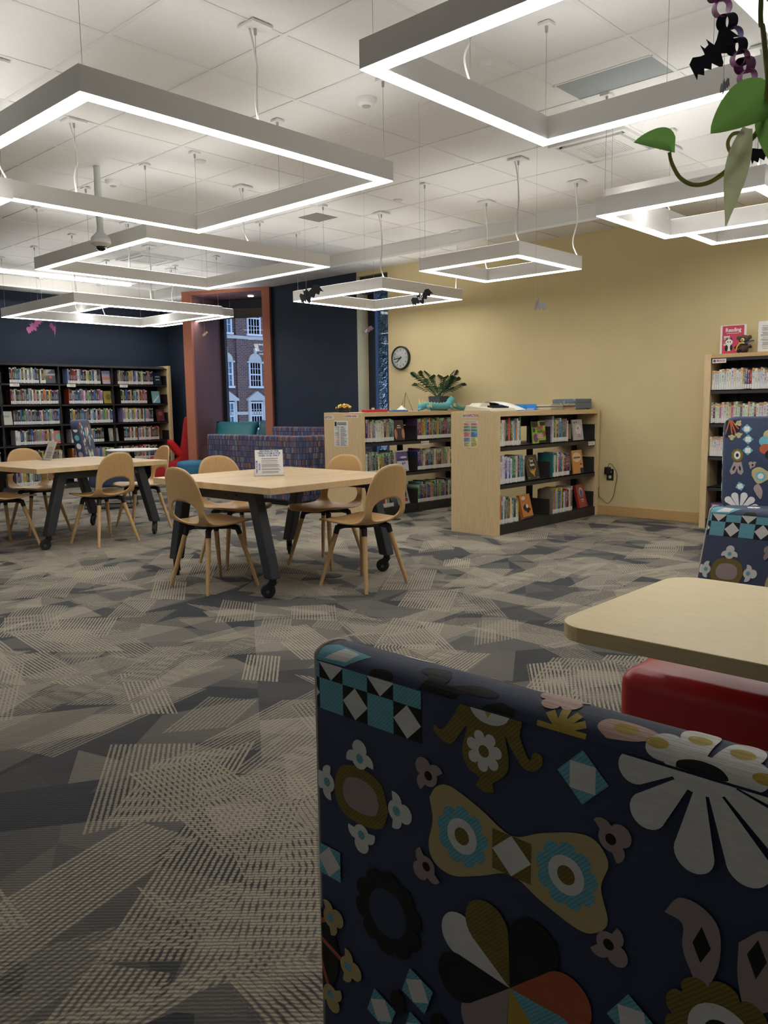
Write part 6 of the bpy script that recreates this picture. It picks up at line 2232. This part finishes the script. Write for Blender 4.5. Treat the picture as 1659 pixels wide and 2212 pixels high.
ball('torso', BRN, (0, 0, 0.05), 0.045, br, (0.9, 0.95, 1.1))
ball('head', BRN, (-0.004, 0, 0.125), 0.043, br, (0.9, 1.15, 0.9))
ball('muzzle', mat('cream_yarn', (222, 206, 140)), (-0.038, 0, 0.114), 0.018, br)
ball('nose', DKY, (-0.056, 0, 0.116), 0.006, br)
for s in (-1, 1):
    ball('ear', BRN, (0.0, s * 0.05, 0.14), 0.018, br, (0.6, 1, 1.1))
    ball('arm', BRN, (-0.01, s * 0.05, 0.06), 0.016, br, (1, 1.3, 1))
    ball('paw', DKY, (-0.02, s * 0.064, 0.052), 0.014, br)
    ball('foot', DKY, (-0.035, s * 0.032, 0.018), 0.0185, br)
    ball('eye', DKY, (-0.038, s * 0.02, 0.13), 0.005, br)
sc_ = MB().tube(catmull([(-0.035, 0.03, 0.085), (-0.048, 0.0, 0.09), (-0.035, -0.03, 0.085), (-0.01, -0.06, 0.105), (-0.005, -0.09, 0.108)], 5), 0.007, 7)
sc_.build('scarf', mat('blue_yarn', (40, 92, 132), 0.9), br, smooth=True)
MB().tube(catmull([(-0.045, 0.02, 0.088), (-0.05, 0.04, 0.06), (-0.05, 0.055, 0.02)], 5), 0.006, 7).build('scarf_tail', mat('yellow_yarn', (214, 184, 60), 0.9), br, smooth=True)
MB().box(-0.054, -0.048, -0.022, 0.028, 0.082, 0.094).build('scarf_knot', mat('yellow_yarn', (214, 184, 60)), br, bevel=0.002)
ls = thing('rules_sheet_stand', 'white printed sheet standing at the right end of the manga bookcase top', 'sheet', (7.86, 2.50, 1.6405))
boxobj('sheet', PAPER, 0, 0.002, -0.11, 0.112, 0, 0.282, ls)
boxobj('stand', ACRYLIC, 0.002, 0.005, -0.115, 0.117, 0, 0.284, ls)
boxobj('foot', ACRYLIC, 0.005, 0.06, -0.115, 0.117, 0, 0.003, ls)
text_mesh('Giving', 0.02, INK, ls, R_(0.0, 0.262))
rr = random.Random(12)
b = MB()
z = 0.24
while z > 0.03:
    b.box(-0.0008, 0, -0.09, 0.088 - rr.uniform(0, 0.02), z - 0.0015, z + 0.0015)
    z -= rr.choice([0.007, 0.007, 0.014])
tag(b.build('print_lines', mat('grey_print', (104, 102, 100)), ls), kind='stuff')

# ================================================================== HANGING PAPER DECORATIONS AND PLANT
BATK = mat('black_card', (30, 31, 36), 0.8)
BATN = mat('navy_card', (30, 32, 48), 0.8)
THR = mat('clear_thread', (150, 150, 150), 0.5)
BAT = [(0, 0.55), (0.10, 0.34), (0.2, 0.36), (0.27, 0.56), (0.30, 0.30), (0.52, 0.36), (0.80, 0.46), (1.0, 0.30), (1.05, -0.12), (0.90, -0.02), (0.76, -0.22), (0.62, -0.05), (0.46, -0.26), (0.30, -0.12), (0.16, -0.34), (0.0, -0.46)]


def bat_outline():
    r = [(0.0, 0.34), (0.09, 0.34), (0.14, 0.52), (0.19, 0.30), (0.22, 0.2), (0.38, 0.26), (0.62, 0.42), (0.86, 0.34), (1.0, -0.2), (0.84, -0.08), (0.70, -0.26), (0.54, -0.1), (0.38, -0.3), (0.22, -0.16), (0.1, -0.42), (0.0, -0.5)]
    return r + [(-x, y) for x, y in reversed(r[1:-1])]


def bat(label, loc, half, m, face, tilt, fold=0.25, eyes=False, z_top=ZC, group='paper bats'):
    """Folded card bat: wings bend about the body; face = heading of its front (radians), tilt = roll."""
    root = thing('paper_bat', label, 'paper bat', loc, 0, group)
    Rm = Matrix.Rotation(face, 4, 'Z') @ Matrix.Rotation(tilt, 4, 'X')     # local x = facing, y = wing span, z = up
    pts = bat_outline()
    th = 0.0006

    def f(u, v, w):
        return Rm @ Vector((abs(u) * half * fold + w, u * half, v * half))
    n = len(pts)
    k = pts.index((0.0, -0.5))
    r1 = pts[:k + 1]
    for nm, poly in (('wing', r1), ('wing', [(0.0, -0.5)] + pts[k + 1:] + [pts[0]])):
        MB().prism(poly, f, -th, th).build(nm, m, root)
    if eyes:
        for y, z, r in ((0.13, 0.12, 0.1), (-0.13, 0.05, 0.1), (0.0, -0.04, 0.07)):
            MB().prism([(y + r * math.cos(6.283 * q / 14), z + r * 1.3 * math.sin(6.283 * q / 14)) for q in range(14)], f, -0.003, 0.003).build('eye', PAPER, root)
            MB().prism([(y + r * 0.4 * math.cos(6.283 * q / 10), z + r * 0.5 * math.sin(6.283 * q / 10)) for q in range(10)], f, -0.0036, 0.0036).build('pupil', INK, root)
    if z_top:
        MB().cyl((0, 0, half * 0.3), (0, 0, z_top - loc[2]), 0.0006, n=4).build('thread', THR, root)
    return root


V = math.radians(223)       # heading back toward the middle of the room
bat('dark paper bat hanging before the navy-wall ring light, wing turned away', (4.129, 4.602, 2.02), 0.12, BATK, V + 0.8, 0.5, 0.5, z_top=ZC)
bat('black paper bat with white googly eyes before the navy-wall ring light', (4.232, 3.582, 1.911), 0.085, BATK, V + 0.35, 0.55, 0.35, True)
bat('grey and black folded paper bat hanging in front of the yellow wall', (5.456, 3.461, 1.955), 0.085, mat('grey_card', (120, 120, 118), 0.8), V + 1.0, -0.2, 0.7)
bat('small pale paper bat with eyes hanging by the narrow window', (5.575, 5.394, 1.90), 0.075, mat('lilac_card', (126, 104, 120), 0.8), V + 0.7, 0.5, 0.5, True)
PINKC = mat('pink_card', (206, 120, 168), 0.8)
bat('pink paper bat on the navy back wall, nearer the photo edge', (5.13, 11.43, 2.37), 0.14, PINKC, V + 0.9, 0.7, 0.3, z_top=ZC)
bat('pink paper bat on the navy back wall, nearer the orange portal', (5.36, 11.25, 2.325), 0.14, PINKC, V - 0.9, -0.6, 0.3, z_top=ZC)
bat('tiny beige paper bat hanging before the plum reveal', (5.677, 8.129, 2.07), 0.045, mat('beige_card', (170, 140, 120), 0.8), V + 0.8, 0.6, 0.4)
bat('large navy paper bat hanging from the paper chain', (2.33, 0.925, 2.135), 0.082, BATN, V + 0.12, 0.78, 0.08, z_top=ZC)
bat('black paper bat seen edge-on below the paper chain', (2.452, 0.941, 2.088), 0.04, BATK, V + 1.5, 0.1, 0.1)
bat('navy paper bat half hidden behind the leaf at the right edge', (2.404, 0.795, 1.875), 0.06, BATN, V, 0.5, 0.2)

# paper chain: interlocked card rings
chn = thing('paper_chain', 'purple and black paper chain at the upper right corner', 'paper chain', (2.40, 0.945, 2.30))
PUR = mat('purple_card', (156, 96, 146), 0.7)
VIO = mat('violet_card', (104, 92, 168), 0.7)
camr, camu = Vector((0.68, -0.73, 0.0)), Vector((0.0, 0.0, 1.0))
links = [(-0.006, 0.065, PUR), (-0.003, 0.02, PUR), (0.012, -0.018, PUR), (0.028, -0.054, BATN), (0.046, -0.09, VIO), (0.058, -0.118, BATN), (0.068, -0.15, PUR), (0.082, -0.168, PUR), (0.09, -0.2, PUR)]
for k, (u, v, m) in enumerate(links):
    c = camr * u + camu * v
    ax = (camr * 0.9 + camu * 0.3 + Vector((0.3, 0.3, 0))).normalized() if k % 2 else Vector((0.73, 0.68, 0.25)).normalized()
    a = ax.orthogonal().normalized()
    b_ = ax.cross(a)
    R1, hw = 0.0215, 0.019
    nseg = 28
    vs, fs = [], []
    for q in range(nseg):
        th = 2 * math.pi * q / nseg
        d = a * math.cos(th) + b_ * math.sin(th)
        vs += [c + d * R1 - ax * hw, c + d * R1 + ax * hw, c + d * (R1 - 0.0006) + ax * hw, c + d * (R1 - 0.0006) - ax * hw]
    for q in range(nseg):
        p, r = q * 4, ((q + 1) % nseg) * 4
        for e in range(4):
            fs.append((p + e, p + (e + 1) % 4, r + (e + 1) % 4, r + e))
    MB().add(vs, fs).build('chain_link', m, chn, smooth=True, angle=40)
MB().cyl((-0.004, 0.004, 0.08), (-0.004, 0.004, ZC - 2.30), 0.0008, n=4).build('thread', THR, chn)

# trailing pothos close to the viewer
LEAF = leaf_mat('pothos_leaf', (132, 184, 98), 0.3, 0.32, 0.55)
LEAFP = leaf_mat('pothos_leaf_underside', (208, 218, 178), 0.2, 0.5, 0.5, 60)
VINE = mat('pothos_stem', (186, 190, 96), 0.5, var=0.25, scale=30)
VINEB = mat('pothos_vine', (150, 150, 86), 0.55, var=0.3, scale=30)
po_ = thing('pothos_plant', 'trailing pothos vine with green leaves hanging at the upper right', 'plant', (1.05, 0.355, 1.6))
O = Vector((1.05, 0.355, 1.6))
vine = [Vector(p) - O for p in ((1.058, 0.372, ZC), (1.056, 0.368, 2.3), (1.056, 0.366, 1.9), (1.0545, 0.3645, 1.668), (1.0525, 0.36, 1.635), (1.051, 0.3545, 1.598), (1.049, 0.3505, 1.565), (1.035, 0.352, 1.52), (1.016, 0.3605, 1.497))]
MB().tube(catmull(vine, 6), 0.0031, 8).build('vine', VINEB, po_, smooth=True)
pet = [Vector(p) - O for p in ((1.016, 0.3605, 1.497), (1.003, 0.3675, 1.476), (0.983, 0.385, 1.4555), (0.967, 0.4, 1.4505), (0.957, 0.413, 1.459), (0.952, 0.421, 1.475), (0.951, 0.4245, 1.488))]
MB().tube(catmull(pet, 6), [0.0031 - 0.00003 * k for k in range(len(pet) * 6 - 5)], 8).build('petiole', VINE, po_, smooth=True)
loop = [Vector(p) - O for p in ((1.008, 0.363, 1.483), (1.0, 0.371, 1.486), (0.996, 0.3745, 1.497), (1.0, 0.371, 1.507), (1.008, 0.3625, 1.509))]
MB().tube(catmull(loop, 6), 0.0022, 8).build('petiole', VINE, po_, smooth=True)


def leaf(base, tip, width, normal, m, curl=0.0, droop=0.0, skew=0.0, shape='heart', n=14):
    """Leaf blade as a curved, slightly folded sheet from base to tip."""
    base, tip = Vector(base) - O, Vector(tip) - O
    L = (tip - base).length
    t = (tip - base).normalized()
    nn = Vector(normal).normalized()
    nn = (nn - t * nn.dot(t)).normalized()
    s = t.cross(nn)
    vs, fs = [], []
    M_ = 10
    for i in range(n + 1):
        q = i / n
        if shape == 'heart':
            w = width * (math.sin(math.pi * q ** 0.62) ** 0.75) * (1 - 0.12 * q)
        else:
            w = width * math.sin(math.pi * min(q * 0.85 + 0.12, 1)) ** 1.1 * (1 - q * 0.4)
        back = -0.10 * L if shape == 'heart' else 0
        for j in range(-M_, M_ + 1):
            e = j / M_
            p = base + t * (q * L) + s * (e * w + skew * w) + nn * (curl * abs(e) ** 1.6 * w - droop * L * q * q) + t * (back * abs(e) * (1 - q) ** 2)
            vs.append(p)
    W_ = 2 * M_ + 1
    for i in range(n):
        for j in range(W_ - 1):
            a = i * W_ + j
            fs.append((a, a + 1, a + W_ + 1, a + W_))
    o = MB().add(vs, fs).build('leaf', m, po_, smooth=True, fix=False)
    return o


CV = (-0.73, -0.68, 0.1)
leaf((1.052, 0.345, 1.560), (0.997, 0.3955, 1.514), 0.036, (-0.6, -0.45, 0.55), LEAF, 0.22, 0.02)
leaf((0.949, 0.4215, 1.488), (0.913, 0.4515, 1.496), 0.0135, CV, LEAF, 0.5, -0.05, 0.75)
leaf((1.008, 0.356, 1.512), (0.976, 0.367, 1.399), 0.0165, (-0.73, -0.68, 0.1), LEAFP, 0.35, -0.03, 0.3, 'long')
leaf((1.042, 0.345, 1.53), (1.02, 0.33, 1.47), 0.02, (-0.7, -0.6, 0.3), LEAF, 0.2, 0.05)
